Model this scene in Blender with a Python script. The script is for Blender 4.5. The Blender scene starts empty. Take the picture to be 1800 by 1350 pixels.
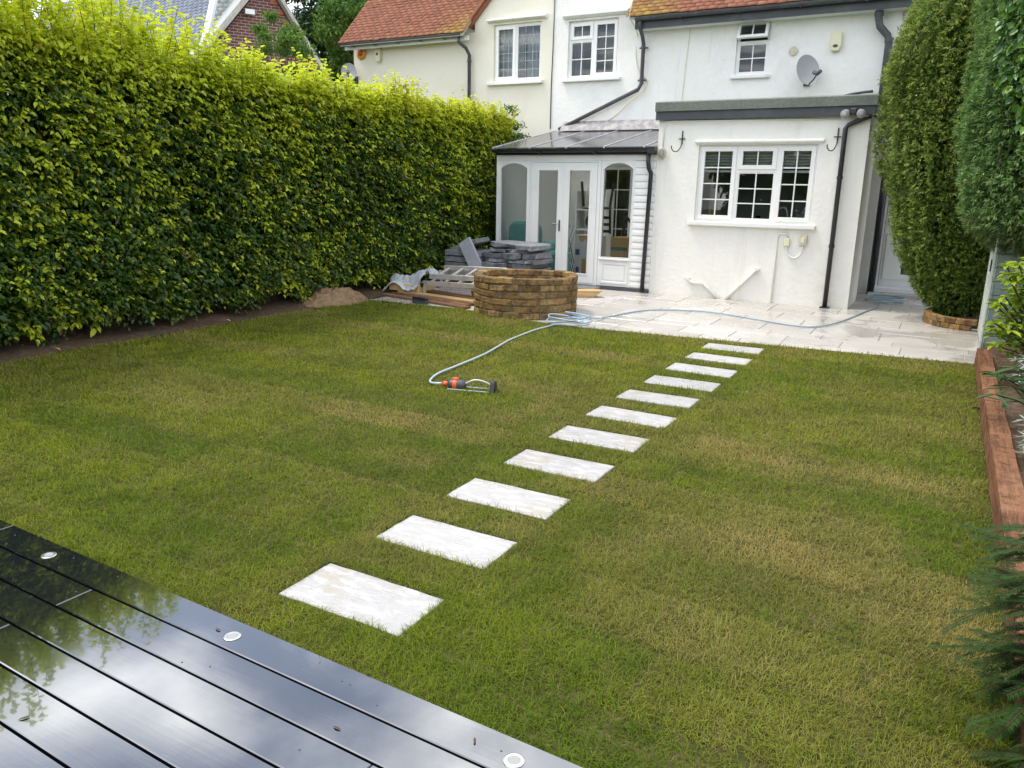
import bpy, bmesh, math, random
import numpy as np
from mathutils import Vector, Matrix

random.seed(7)
RNG = np.random.default_rng(11)
sc = bpy.context.scene
COL = sc.collection
R = math.radians

# ------------------------------------------------------------------ camera
cam_d = bpy.data.cameras.new("camera")
cam = bpy.data.objects.new("camera", cam_d)
COL.objects.link(cam)
sc.camera = cam
YAW, PITCH, ROLL, FPX = .502293, .24697, .0196185, 1359.955
fw = Vector((-math.sin(YAW) * math.cos(PITCH), math.cos(YAW) * math.cos(PITCH), -math.sin(PITCH)))
rt = Vector((math.cos(YAW), math.sin(YAW), 0))
up = rt.cross(fw)
rt2 = math.cos(ROLL) * rt + math.sin(ROLL) * up
up2 = -math.sin(ROLL) * rt + math.cos(ROLL) * up
mw = Matrix((rt2, up2, -fw)).transposed().to_4x4()
mw.translation = (0, 0, 1.62)
cam.matrix_world = mw
cam_d.sensor_width = 36
cam_d.lens = FPX / 1800 * 36
cam_d.clip_start = .02
cam_d.clip_end = 600

# ------------------------------------------------------------------ sky, sun, exposure
SUN_EL, SUN_AZ = 63, 250          # azimuth measured clockwise from +Y
world = bpy.data.worlds.new("World")
sc.world = world
world.use_nodes = True
wn, wl = world.node_tree.nodes, world.node_tree.links
wn.clear()
w_out = wn.new('ShaderNodeOutputWorld')
w_bg = wn.new('ShaderNodeBackground')
w_bg.inputs['Strength'].default_value = .145
w_sky = wn.new('ShaderNodeTexSky')
w_sky.sky_type = 'NISHITA'
w_sky.sun_disc = False
w_sky.sun_elevation = R(SUN_EL)
w_sky.sun_rotation = R(SUN_AZ)
w_sky.air_density = 1.0
w_sky.dust_density = 2.0
w_co = wn.new('ShaderNodeTexCoord')
w_sep = wn.new('ShaderNodeSeparateXYZ')
wl.new(w_co.outputs['Generated'], w_sep.inputs[0])
w_z = wn.new('ShaderNodeMath'); w_z.operation = 'MAXIMUM'; w_z.inputs[1].default_value = .06
wl.new(w_sep.outputs[2], w_z.inputs[0])
w_dx = wn.new('ShaderNodeMath'); w_dx.operation = 'DIVIDE'
w_dy = wn.new('ShaderNodeMath'); w_dy.operation = 'DIVIDE'
wl.new(w_sep.outputs[0], w_dx.inputs[0]); wl.new(w_z.outputs[0], w_dx.inputs[1])
wl.new(w_sep.outputs[1], w_dy.inputs[0]); wl.new(w_z.outputs[0], w_dy.inputs[1])
w_cmb = wn.new('ShaderNodeCombineXYZ')
wl.new(w_dx.outputs[0], w_cmb.inputs[0]); wl.new(w_dy.outputs[0], w_cmb.inputs[1])
w_cmb.inputs[2].default_value = 3.1   # which slice of the cloud field
w_n = wn.new('ShaderNodeTexNoise')
w_n.inputs['Scale'].default_value = 1.7
w_n.inputs['Detail'].default_value = 7
w_n.inputs['Roughness'].default_value = .55
w_n.inputs['Distortion'].default_value = .25
wl.new(w_cmb.outputs[0], w_n.inputs['Vector'])
w_r = wn.new('ShaderNodeValToRGB')
w_r.color_ramp.elements[0].position = .45; w_r.color_ramp.elements[0].color = (.14, .14, .14, 1)
w_r.color_ramp.elements[1].position = .65; w_r.color_ramp.elements[1].color = (1, 1, 1, 1)
wl.new(w_n.outputs['Fac'], w_r.inputs[0])
w_n2 = wn.new('ShaderNodeTexNoise')
w_n2.inputs['Scale'].default_value = 2.6
w_n2.inputs['Detail'].default_value = 5
wl.new(w_cmb.outputs[0], w_n2.inputs['Vector'])
w_cc = wn.new('ShaderNodeValToRGB')
w_cc.color_ramp.elements[0].position = .32; w_cc.color_ramp.elements[0].color = (8.0, 8.7, 9.9, 1)
w_cc.color_ramp.elements[1].position = .68; w_cc.color_ramp.elements[1].color = (20, 19.8, 19.2, 1)
wl.new(w_n2.outputs['Fac'], w_cc.inputs[0])
w_mix = wn.new('ShaderNodeMix'); w_mix.data_type = 'RGBA'
wl.new(w_r.outputs[0], w_mix.inputs[0])
wl.new(w_sky.outputs[0], w_mix.inputs[6])
wl.new(w_cc.outputs[0], w_mix.inputs[7])
wl.new(w_mix.outputs[2], w_bg.inputs['Color'])
wl.new(w_bg.outputs[0], w_out.inputs[0])

sun_d = bpy.data.lights.new("sun", 'SUN')
sun_d.energy = 1.5
sun_d.angle = R(11)
sun_d.color = (1, .93, .80)
sun = bpy.data.objects.new("sun", sun_d)
COL.objects.link(sun)
az = R(SUN_AZ)
to_sun = Vector((math.sin(az) * math.cos(R(SUN_EL)), math.cos(az) * math.cos(R(SUN_EL)), math.sin(R(SUN_EL))))
sun.rotation_euler = to_sun.to_track_quat('Z', 'Y').to_euler()
sun.location = (-4, -6, 12)

sc.view_settings.view_transform = 'Standard'
sc.view_settings.look = 'None'
sc.view_settings.exposure = .76
sc.view_settings.gamma = 1
sc.view_settings.use_curve_mapping = False
sc.cycles.max_bounces = 8
sc.cycles.transparent_max_bounces = 16
sc.cycles.caustics_reflective = False
sc.cycles.caustics_refractive = False

# ------------------------------------------------------------------ helpers
WL = {}

def wloc(o):
    return WL.get(o.name, Vector((0, 0, 0)))

def tag(o, label=None, cat=None, group=None, kind=None):
    if label: o['label'] = label
    if cat: o['category'] = cat
    if group: o['group'] = group
    if kind: o['kind'] = kind
    return o

def thing(name, label, cat, loc=(0, 0, 0), group=None):
    o = bpy.data.objects.new(name, None)
    o.empty_display_size = .1
    o.location = loc
    COL.objects.link(o)
    WL[o.name] = Vector(loc)
    return tag(o, label, cat, group)

def link(name, me, mat, parent=None, base=None):
    """me holds world coordinates"""
    if mat is not None:
        if isinstance(mat, (list, tuple)):
            for m in mat: me.materials.append(m)
        else:
            me.materials.append(mat)
    if parent is not None:
        off = wloc(parent)
    else:
        n = len(me.vertices)
        a = np.empty(n * 3, np.float32); me.vertices.foreach_get('co', a); a = a.reshape(-1, 3)
        lo, hi = a.min(0), a.max(0)
        off = Vector(((lo[0] + hi[0]) / 2, (lo[1] + hi[1]) / 2, lo[2])) if base is None else Vector(base)
    if off.length > 0:
        me.transform(Matrix.Translation(-off))
    o = bpy.data.objects.new(name, me)
    COL.objects.link(o)
    if parent is not None:
        o.parent = parent
    else:
        o.location = off
    WL[o.name] = Vector(off)
    return o

class MB:
    def __init__(s):
        s.v, s.f = [], []
    def add(s, vs, fs):
        n = len(s.v)
        s.v += [tuple(v) for v in vs]
        s.f += [tuple(i + n for i in f) for f in fs]
        return s
    def box(s, x0, x1, y0, y1, z0, z1):
        return s.add([(x0, y0, z0), (x1, y0, z0), (x1, y1, z0), (x0, y1, z0), (x0, y0, z1), (x1, y0, z1), (x1, y1, z1), (x0, y1, z1)],
                     [(0, 3, 2, 1), (4, 5, 6, 7), (0, 1, 5, 4), (1, 2, 6, 5), (2, 3, 7, 6), (3, 0, 4, 7)])
    def obox(s, c, h, rot=(0, 0, 0), jit=0):
        M = Matrix.Rotation(rot[2], 3, 'Z') @ Matrix.Rotation(rot[1], 3, 'Y') @ Matrix.Rotation(rot[0], 3, 'X')
        c = Vector(c)
        vs = []
        for k in ((-1, -1, -1), (1, -1, -1), (1, 1, -1), (-1, 1, -1), (-1, -1, 1), (1, -1, 1), (1, 1, 1), (-1, 1, 1)):
            p = Vector((k[0] * h[0], k[1] * h[1], k[2] * h[2]))
            if jit: p += Vector([random.uniform(-jit, jit) for _ in range(3)])
            vs.append(c + M @ p)
        return s.add(vs, [(0, 3, 2, 1), (4, 5, 6, 7), (0, 1, 5, 4), (1, 2, 6, 5), (2, 3, 7, 6), (3, 0, 4, 7)])
    def bar(s, a, b, w, h, upv=(0, 0, 1)):
        """rectangular bar from a to b, w across, h along upv"""
        a, b = Vector(a), Vector(b); d = (b - a).normalized()
        r = d.cross(Vector(upv)).normalized(); u = r.cross(d)
        vs = [p + r * i * w / 2 + u * j * h / 2 for p in (a, b) for i, j in ((-1, -1), (1, -1), (1, 1), (-1, 1))]
        return s.add(vs, [(0, 1, 2, 3), (7, 6, 5, 4), (0, 4, 5, 1), (1, 5, 6, 2), (2, 6, 7, 3), (3, 7, 4, 0)])
    def prism(s, poly, axis, a, b):
        """poly in the two other axes, extruded along axis from a to b"""
        def p3(p, t):
            return {'x': (t, p[0], p[1]), 'y': (p[0], t, p[1]), 'z': (p[0], p[1], t)}[axis]
        n = len(poly)
        vs = [p3(p, a) for p in poly] + [p3(p, b) for p in poly]
        fs = [tuple(range(n)), tuple(range(2 * n - 1, n - 1, -1))]
        fs += [(i, n + i, n + (i + 1) % n, (i + 1) % n) for i in range(n)]
        return s.add(vs, fs)
    def tube(s, pts, r, n=8, caps=True):
        pts = [Vector(p) for p in pts]
        rs = r if isinstance(r, (list, tuple)) else [r] * len(pts)
        d0 = (pts[1] - pts[0]).normalized()
        ref = Vector((0, 0, 1)) if abs(d0.z) < .9 else Vector((1, 0, 0))
        nrm = d0.cross(ref).normalized()
        rings = []
        for i, p in enumerate(pts):
            d = ((pts[min(i + 1, len(pts) - 1)] - pts[max(i - 1, 0)])).normalized()
            nrm = (nrm - d * nrm.dot(d)).normalized()
            b = d.cross(nrm)
            rings.append([p + (nrm * math.cos(t) + b * math.sin(t)) * rs[i] for t in [2 * math.pi * k / n for k in range(n)]])
        vs = [v for g in rings for v in g]
        fs = []
        for i in range(len(pts) - 1):
            for k in range(n):
                fs.append((i * n + k, i * n + (k + 1) % n, (i + 1) * n + (k + 1) % n, (i + 1) * n + k))
        if caps:
            fs.append(tuple(range(n - 1, -1, -1)))
            fs.append(tuple(range((len(pts) - 1) * n, len(pts) * n)))
        return s.add(vs, fs)
    def lathe(s, prof, n, c=(0, 0, 0), M=None):
        M = M or Matrix.Identity(3); c = Vector(c)
        vs = [c + M @ Vector((r * math.cos(2 * math.pi * k / n), r * math.sin(2 * math.pi * k / n), z)) for r, z in prof for k in range(n)]
        fs = [(i * n + k, i * n + (k + 1) % n, (i + 1) * n + (k + 1) % n, (i + 1) * n + k) for i in range(len(prof) - 1) for k in range(n)]
        fs.append(tuple(range(n - 1, -1, -1)))
        fs.append(tuple(range((len(prof) - 1) * n, len(prof) * n)))
        return s.add(vs, fs)
    def sheet(s, grid):
        """grid[i][j] of points"""
        n = len(grid[0])
        vs = [p for row in grid for p in row]
        fs = [(i * n + j, i * n + j + 1, (i + 1) * n + j + 1, (i + 1) * n + j) for i in range(len(grid) - 1) for j in range(n - 1)]
        return s.add(vs, fs)
    def mesh(s, name, smooth=False, bevel=0, fix=True):
        me = bpy.data.meshes.new(name)
        me.from_pydata(s.v, [], s.f)
        if bevel or fix:
            bm = bmesh.new(); bm.from_mesh(me)
            if bevel:
                es = [e for e in bm.edges if len(e.link_faces) == 2 and e.calc_face_angle(0) > .5]
                bmesh.ops.bevel(bm, geom=es, offset=bevel, segments=1, affect='EDGES', clamp_overlap=True)
            if fix: bmesh.ops.recalc_face_normals(bm, faces=bm.faces)
            bm.to_mesh(me); bm.free()
        if smooth:
            me.polygons.foreach_set('use_smooth', [True] * len(me.polygons))
        return me
    def build(s, name, mat, parent=None, smooth=False, bevel=0, base=None):
        o = link(name, s.mesh(name, smooth, bevel), mat, parent, base)
        if smooth == 'auto' or (smooth and bevel == 0):
            pass
        return o

def smooth_path(pts, k=6):
    """Catmull-Rom"""
    pts = [Vector(p) for p in pts]
    P = [2 * pts[0] - pts[1]] + pts + [2 * pts[-1] - pts[-2]]
    out = []
    for i in range(1, len(P) - 2):
        p0, p1, p2, p3 = P[i - 1:i + 3]
        for j in range(k):
            t = j / k
            out.append(.5 * ((2 * p1) + (p2 - p0) * t + (2 * p0 - 5 * p1 + 4 * p2 - p3) * t * t + (3 * p1 - p0 - 3 * p2 + p3) * t ** 3))
    out.append(pts[-1])
    return out

def npmesh(name, V, F, mat, parent=None, attrs=None, base=None, smooth=False):
    V = np.asarray(V, np.float32); F = np.asarray(F, np.int32)
    me = bpy.data.meshes.new(name)
    me.vertices.add(len(V)); me.vertices.foreach_set('co', V.ravel())
    k = F.shape[1]
    me.loops.add(F.size); me.loops.foreach_set('vertex_index', F.ravel())
    me.polygons.add(len(F))
    me.polygons.foreach_set('loop_start', np.arange(0, F.size, k, dtype=np.int32))
    try: me.polygons.foreach_set('loop_total', np.full(len(F), k, np.int32))
    except Exception: pass
    for an, arr in (attrs or {}).items():
        a = me.attributes.new(an, 'FLOAT', 'POINT')
        a.data.foreach_set('value', np.asarray(arr, np.float32).ravel())
    if smooth:
        me.polygons.foreach_set('use_smooth', np.ones(len(F), bool))
    me.update(calc_edges=True)
    return link(name, me, mat, parent, base)

def unit(a):
    return a / np.maximum(np.linalg.norm(a, axis=1, keepdims=True), 1e-9)

def vnoise(x, y, scale, seed=0):
    """smooth 2-D value noise 0..1"""
    r = np.random.default_rng(seed); T = r.random((64, 64))
    u, v = np.asarray(x) * scale + 31.3, np.asarray(y) * scale + 17.7
    i, j = np.floor(u).astype(int), np.floor(v).astype(int)
    fu, fv = u - i, v - j
    fu, fv = fu * fu * (3 - 2 * fu), fv * fv * (3 - 2 * fv)
    g = lambda a, b: T[a % 64, b % 64]
    return (g(i, j) * (1 - fu) + g(i + 1, j) * fu) * (1 - fv) + (g(i, j + 1) * (1 - fu) + g(i + 1, j + 1) * fu) * fv

def leaf_arrays(P, D, N, L, W, fold=.25, curl=.12):
    """6-vertex folded leaf, 2 quads; P base points, D growth direction, N blade normal"""
    n = len(P)
    D = unit(D); S = unit(np.cross(D, N)); N = np.cross(S, D)
    L = np.broadcast_to(L, n)[:, None]; W = np.broadcast_to(W, n)[:, None]
    def pt(s, t, h): return P + S * (W * s) + D * (L * t) + N * (W * h)
    c = -curl * 2
    V = np.stack([pt(0, 0, 0), pt(-.40, .28, fold), pt(-.38, .66, fold + c * .4), pt(0, 1, c), pt(.38, .66, fold + c * .4), pt(.40, .28, fold)], 1).reshape(-1, 3)
    b = (np.arange(n) * 6)[:, None]
    F = np.concatenate([b + np.array([0, 3, 2, 1]), b + np.array([0, 5, 4, 3])], 1).reshape(-1, 4)
    return V, F

def needle_arrays(P, D, N, L, W):
    """flat 4-vertex kite"""
    n = len(P)
    D = unit(D); S = unit(np.cross(D, N)); N = np.cross(S, D)
    L = np.broadcast_to(L, n)[:, None]; W = np.broadcast_to(W, n)[:, None]
    V = np.stack([P, P - S * W * .5 + D * L * .45, P + D * L - N * L * .12, P + S * W * .5 + D * L * .45], 1).reshape(-1, 3)
    b = (np.arange(n) * 4)[:, None]
    return V, (b + np.array([0, 3, 2, 1])).reshape(-1, 4)

# ------------------------------------------------------------------ materials
MATS = {}

def mat(name, base, rough=.6, spec=.5, metal=0, var=(), bump=None, objrand=0, attr=(), transl=0, coat=0, rvar=None, emis=0):
    """var: (scale, colour2, lo, hi[, stretch]); attr: (attribute, colour2); bump: (scale, strength[, stretch]); rvar: (scale, rough2, lo, hi)"""
    m = bpy.data.materials.new(name); m.use_nodes = True
    nt = m.node_tree; N, K = nt.nodes, nt.links
    bs = N['Principled BSDF']
    geo = N.new('ShaderNodeNewGeometry')
    def coord(st):
        if not st: return geo.outputs['Position']
        mp = N.new('ShaderNodeMapping'); mp.inputs['Scale'].default_value = st
        K.new(geo.outputs['Position'], mp.inputs[0]); return mp.outputs[0]
    def noise(scale, st=None, det=5, ro=.6):
        n = N.new('ShaderNodeTexNoise'); n.inputs['Scale'].default_value = scale
        n.inputs['Detail'].default_value = det; n.inputs['Roughness'].default_value = ro
        K.new(coord(st), n.inputs['Vector']); return n.outputs['Fac']
    def remap(s, lo, hi, a=0., b=1.):
        r = N.new('ShaderNodeMapRange'); r.inputs[1].default_value = lo; r.inputs[2].default_value = hi
        r.inputs[3].default_value = a; r.inputs[4].default_value = b
        K.new(s, r.inputs[0]); return r.outputs[0]
    rgb = N.new('ShaderNodeRGB'); rgb.outputs[0].default_value = (*base, 1)
    c = rgb.outputs[0]
    def mix(fac, c, c2):
        x = N.new('ShaderNodeMix'); x.data_type = 'RGBA'
        K.new(fac, x.inputs[0]); K.new(c, x.inputs[6]); x.inputs[7].default_value = (*c2, 1)
        return x.outputs[2]
    for an, c2 in attr:
        a = N.new('ShaderNodeAttribute'); a.attribute_name = an
        c = mix(a.outputs['Fac'], c, c2)
    for v in var:
        f = remap(noise(v[0], v[4] if len(v) > 4 else None), v[2], v[3])
        c = mix(f, c, v[1])
    if objrand:
        oi = N.new('ShaderNodeObjectInfo')
        f = remap(oi.outputs['Random'], 0, 1, 1 - objrand, 1 + objrand)
        hs = N.new('ShaderNodeHueSaturation'); K.new(f, hs.inputs['Value']); K.new(c, hs.inputs['Color'])
        c = hs.outputs[0]
    K.new(c, bs.inputs['Base Color'])
    bs.inputs['Roughness'].default_value = rough
    bs.inputs['Metallic'].default_value = metal
    bs.inputs['Specular IOR Level'].default_value = spec
    if coat:
        bs.inputs['Coat Weight'].default_value = coat; bs.inputs['Coat Roughness'].default_value = .03
    if rvar:
        f = remap(noise(rvar[0], rvar[4] if len(rvar) > 4 else None), rvar[2], rvar[3], rough, rvar[1])
        K.new(f, bs.inputs['Roughness'])
        if coat: K.new(remap(noise(rvar[0]), rvar[2], rvar[3], .02, rvar[1] * .8), bs.inputs['Coat Roughness'])
    if bump:
        b = N.new('ShaderNodeBump'); b.inputs['Strength'].default_value = bump[1]; b.inputs['Distance'].default_value = .01
        K.new(noise(bump[0], bump[2] if len(bump) > 2 else None, 6, .65), b.inputs['Height'])
        K.new(b.outputs[0], bs.inputs['Normal'])
    if transl:
        tr = N.new('ShaderNodeBsdfTranslucent'); K.new(c, tr.inputs['Color'])
        mx = N.new('ShaderNodeMixShader'); mx.inputs[0].default_value = transl
        K.new(bs.outputs[0], mx.inputs[1]); K.new(tr.outputs[0], mx.inputs[2])
        K.new(mx.outputs[0], N['Material Output'].inputs[0])
    if emis:
        bs.inputs['Emission Strength'].default_value = emis
    MATS[name] = m
    return m

def glass_mat(name, tint=(.93, .96, .95), ior=1.5, body=None, bodyfac=0, rough=0):
    m = bpy.data.materials.new(name); m.use_nodes = True
    N, K = m.node_tree.nodes, m.node_tree.links
    N.remove(N['Principled BSDF'])
    fr = N.new('ShaderNodeFresnel'); fr.inputs[0].default_value = ior
    t = N.new('ShaderNodeBsdfTransparent'); t.inputs[0].default_value = (*tint, 1)
    g = N.new('ShaderNodeBsdfGlossy'); g.inputs['Roughness'].default_value = rough
    mx = N.new('ShaderNodeMixShader')
    K.new(fr.outputs[0], mx.inputs[0]); K.new(g.outputs[0], mx.inputs[2])
    src = t.outputs[0]
    if body:
        d = N.new('ShaderNodeBsdfDiffuse'); d.inputs[0].default_value = (*body, 1)
        d2 = N.new('ShaderNodeBsdfTranslucent'); d2.inputs[0].default_value = (*body, 1)
        ad = N.new('ShaderNodeMixShader'); ad.inputs[0].default_value = .5
        K.new(d.outputs[0], ad.inputs[1]); K.new(d2.outputs[0], ad.inputs[2])
        m2 = N.new('ShaderNodeMixShader'); m2.inputs[0].default_value = bodyfac
        K.new(t.outputs[0], m2.inputs[1]); K.new(ad.outputs[0], m2.inputs[2]); src = m2.outputs[0]
    K.new(src, mx.inputs[1])
    K.new(mx.outputs[0], N['Material Output'].inputs[0])
    MATS[name] = m
    return m

m_white = mat('white_render', (.83, .81, .755), .85, .2, var=((.9, (.70, .69, .66), .52, .75), (7, (.84, .84, .83), .4, .8), (2.2, (.62, .60, .55), .70, .84), (5, (.70, .68, .62), .56, .78, (1, 1, .12))), bump=(17, .8))
m_ext = mat('painted_render', (.83, .805, .735), .8, .25, var=((1.1, (.72, .70, .62), .5, .75), (9, (.83, .83, .80), .4, .8), (3., (.66, .63, .54), .70, .86), (5, (.72, .695, .62), .55, .78, (1, 1, .12))), bump=(15, .85))
m_cream = mat('cream_render', (.78, .74, .63), .85, .2, var=((1.3, (.70, .65, .52), .5, .75), (5, (.60, .56, .46), .70, .86)), bump=(16, .35))
m_upvc = mat('white_plastic', (.83, .825, .80), .35, .5, var=((4, (.76, .76, .75), .5, .8),))
m_upvc_dirty = mat('weathered_white_plastic', (.78, .79, .79), .4, .5, var=((3, (.66, .67, .66), .5, .8),))
m_sill = mat('painted_sill', (.80, .80, .77), .7, var=((6, (.60, .58, .52), .6, .8),), bump=(40, .2))
m_black = mat('black_plastic', (.018, .019, .022), .38, .5, var=((6, (.05, .05, .055), .5, .85),))
m_grey_iron = mat('dark_grey_iron', (.06, .062, .068), .5, .5, var=((9, (.12, .12, .12), .5, .8),))
m_felt = mat('green_mineral_felt', (.15, .17, .145), .95, .1, var=((40, (.21, .23, .20), .4, .7), (2, (.11, .125, .11), .5, .8)), bump=(180, .5))
m_fascia = mat('dark_fascia', (.06, .064, .072), .6, var=((3, (.11, .115, .12), .5, .8),))
m_tile = mat('clay_tile', (.335, .145, .090), .85, .2, attr=(('shade', (.245, .105, .068)), ('lichen', (.40, .29, .06))), var=((3, (.31, .12, .075), .5, .8),), bump=(60, .3))
m_slate = mat('slate_roof', (.17, .19, .25), .45, .5, attr=(('shade', (.24, .27, .33)),), var=((4, (.12, .14, .18), .5, .8),))
m_slate2 = mat('pale_slate_roof', (.33, .35, .34), .6, .4, attr=(('shade', (.42, .43, .41)),), var=((3, (.24, .26, .24), .45, .8),))
m_lead = mat('lead_flashing', (.42, .43, .46), .5, .5, var=((4, (.55, .56, .58), .4, .7),))
m_flash = mat('mortar_flashing', (.27, .26, .27), .9, var=((9, (.42, .40, .38), .45, .6), (16, (.25, .12, .08), .6, .7)), bump=(40, .6))
m_barge = mat('weathered_timber', (.46, .44, .40), .8, var=((8, (.34, .32, .28), .45, .7, (1, 1, .15)),))
m_dark_room = mat('room_paint', (.26, .25, .23), .9)
m_inner_dark = mat('inner_dark', (.03, .035, .05), .4)  # near-black navy standing for shade in the doorway and kitchen
m_roomwhite = mat('room_white', (.80, .80, .78), .9)
m_glass = glass_mat('window_glass')
m_conglass = glass_mat('conservatory_glass', (.95, .97, .96))
m_polycarb = glass_mat('polycarbonate', (.98, .985, .99), 1.5, (.86, .88, .91), .22, .12)
m_lace = mat('curtain_fabric', (.60, .68, .72), .9, .1, transl=.35)
m_curt = mat('mauve_curtain', (.42, .42, .50), .9, .1, transl=.25)
m_blind = mat('blind_slat', (.80, .78, .72), .55)
m_lamp = mat('frosted_lamp', (.30, .30, .29), .5, .2)
m_cream_pl = mat('cream_plastic', (.72, .69, .48), .45)
m_box_grey = mat('galvanised_box', (.55, .52, .42), .5, var=((14, (.55, .33, .12), .52, .7),))
m_dish = mat('dish_grey', (.33, .33, .34), .55)
m_chrome = mat('chrome', (.62, .62, .63), .3, metal=1)
m_alu = mat('aluminium', (.55, .53, .50), .42, metal=.35, var=((7, (.36, .33, .28), .5, .75),))
m_pave = mat('sandstone_slab', (.455, .43, .395), .5, .5, objrand=.11, var=((2.2, (.41, .375, .33), .5, .75), (1.2, (.53, .51, .475), .5, .7), (22, (.43, .40, .36), .55, .75)), bump=(26, .25), rvar=(.9, .06, .46, .54))
m_grout = mat('slab_joint', (.33, .30, .27), .9, var=((30, (.22, .20, .18), .4, .6),))
m_step = mat('stepping_slab', (.385, .378, .37), .45, .35, objrand=.10, var=((2.6, (.36, .335, .29), .52, .62), (9, (.46, .46, .465), .5, .62, (1, 2.6, 1)), (16, (.35, .34, .325), .62, .72, (1, 3, 1)), (60, (.36, .34, .32), .62, .72)), bump=(14, .7, (1, 2.2, 1)), rvar=(3.5, .12, .48, .6))
m_deck = mat('wet_composite_board', (.008, .009, .012), .03, 1.0, objrand=.25, bump=(34, .022, (.06, 1.8, 1)), coat=1.0, rvar=(1.7, .13, .58, .68, (.5, 1.8, 1)))
m_deck.node_tree.nodes['Principled BSDF'].inputs['Coat IOR'].default_value = 2.0
m_deckdark = mat('deck_void', (.008, .008, .009), .9)
m_soil = mat('soil', (.085, .055, .035), .95, .1, var=((18, (.14, .10, .065), .45, .7), (60, (.05, .035, .025), .5, .7)), bump=(55, 1.0))
m_thatch = mat('turf_base', (.052, .050, .016), .95, .1, var=((9, (.12, .10, .04), .45, .7), (50, (.04, .045, .012), .5, .7)), bump=(70, .8))
m_ground = mat('far_ground', (.09, .11, .04), .95, .1, var=((.4, (.12, .10, .06), .45, .7),))
m_grass = mat('grass_blade', (.135, .205, .010), .55, .15, attr=(('lime', (.32, .365, .016)), ('rnd', (.050, .096, .008)), ('dry', (.37, .30, .095))), transl=.40)
m_brick = mat('stock_brick', (.27, .165, .062), .95, .15, objrand=.38, var=((13, (.15, .085, .042), .48, .60), (30, (.30, .22, .12), .52, .68), (8, (.10, .085, .055), .55, .70), (5, (.16, .155, .065), .57, .75), (3.1, (.25, .10, .055), .60, .72)), bump=(60, 1.0))
m_mortar = mat('lime_mortar', (.17, .13, .078), .95, .1, var=((26, (.11, .085, .055), .45, .7), (6, (.08, .07, .042), .58, .72)), bump=(70, 1.0))
m_redbrick_in = mat('orange_brick', (.27, .115, .055), .95, .1, objrand=.15, var=((14, (.30, .14, .08), .45, .7),), bump=(60, .8))
m_stone = mat('grey_slate_slab', (.165, .17, .185), .7, .4, objrand=.25, var=((9, (.25, .25, .26), .48, .7), (30, (.11, .11, .12), .5, .7)), bump=(24, .7))
m_sleeper = mat('oak_sleeper', (.225, .105, .052), .9, .1, objrand=.14, var=((7, (.13, .062, .034), .44, .58, (4, .25, 4)), (20, (.075, .045, .03), .56, .64), (2.4, (.32, .17, .095), .52, .66), (60, (.30, .16, .09), .58, .66, (3, .3, 3))), bump=(34, 1.6, (3, .25, 3)))
m_plank = mat('rough_plank', (.185, .100, .055), .85, .2, objrand=.4, var=((6, (.10, .055, .035), .45, .7),), bump=(40, .4))
m_pine = mat('pale_plank', (.55, .38, .19), .8, .2, objrand=.2, var=((8, (.45, .29, .13), .45, .7),))
m_plastic = mat('plastic_sheet', (.60, .63, .66), .25, .5, transl=.3, bump=(20, .8))
m_sage = mat('sage_paint', (.44, .48, .42), .7, .3, objrand=.06, var=((3, (.36, .40, .35), .5, .75), (25, (.50, .53, .48), .55, .75)), bump=(12, .3, (4, 1, 1)))
m_sage_d = mat('grey_green_board', (.19, .23, .21), .75, .3, objrand=.08, var=((4, (.14, .175, .16), .5, .75),))
m_bark = mat('bark', (.095, .07, .05), .95, .1, var=((15, (.14, .115, .09), .45, .7),), bump=(30, 1))
m_twig = mat('twig', (.065, .05, .03), .9, .1)
m_beech = mat('beech_leaf', (.030, .082, .014), .36, .5, attr=(('rnd', (.055, .125, .016)), ('young', (.64, .72, .045)), ('bronze', (.55, .36, .10))), transl=.48)  # young colour holds new growth plus a painted sunlit glow
m_yew = mat('yew_needle', (.10, .18, .036), .5, .4, attr=(('rnd', (.12, .20, .04)), ('young', (.42, .50, .085)), ('bronze', (.30, .14, .06))), transl=.36)
m_cyp = mat('cypress_spray', (.085, .180, .05), .55, .35, attr=(('rnd', (.10, .20, .06)), ('young', (.28, .42, .11)), ('bronze', (.20, .10, .06))), transl=.34)
m_ivy = mat('ivy_leaf', (.035, .115, .012), .32, .5, attr=(('rnd', (.055, .16, .018)), ('young', (.17, .32, .02))), transl=.3)
m_choisya = mat('shrub_leaf', (.045, .12, .016), .35, .5, attr=(('rnd', (.06, .15, .02)), ('young', (.36, .46, .03))), transl=.3)
m_silver = mat('silver_leaf', (.23, .30, .24), .7, .3, attr=(('rnd', (.33, .39, .33)),), transl=.15)
m_hell = mat('hellebore_leaf', (.022, .07, .014), .4, .5, attr=(('rnd', (.04, .11, .02)),), transl=.2)
m_tree = mat('tree_leaf', (.05, .13, .018), .5, .4, attr=(('rnd', (.09, .19, .028)), ('young', (.20, .32, .045))), transl=.35)
m_fir = mat('conifer_needle', (.022, .055, .018), .6, .3, attr=(('rnd', (.04, .085, .024)), ('young', (.06, .12, .035))), transl=.15)
m_teal = mat('teal_fabric', (.26, .56, .50), .9, .1)
m_card = mat('cardboard', (.42, .27, .13), .9, .1)
m_cardw = mat('white_carton', (.62, .60, .57), .8, .1)
m_tape = mat('brown_tape', (.45, .28, .12), .4)
m_ink = mat('blue_print', (.06, .09, .22), .7)
m_inkg = mat('green_print', (.06, .13, .11), .7)
m_hose = mat('blue_grey_hose', (.30, .40, .47), .4, .5)
m_hosew = mat('pale_hose', (.42, .49, .52), .4, .5)
m_orange = mat('orange_plastic', (.75, .10, .025), .4)
m_dgrey = mat('dark_grey_plastic', (.05, .058, .065), .45)
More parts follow.
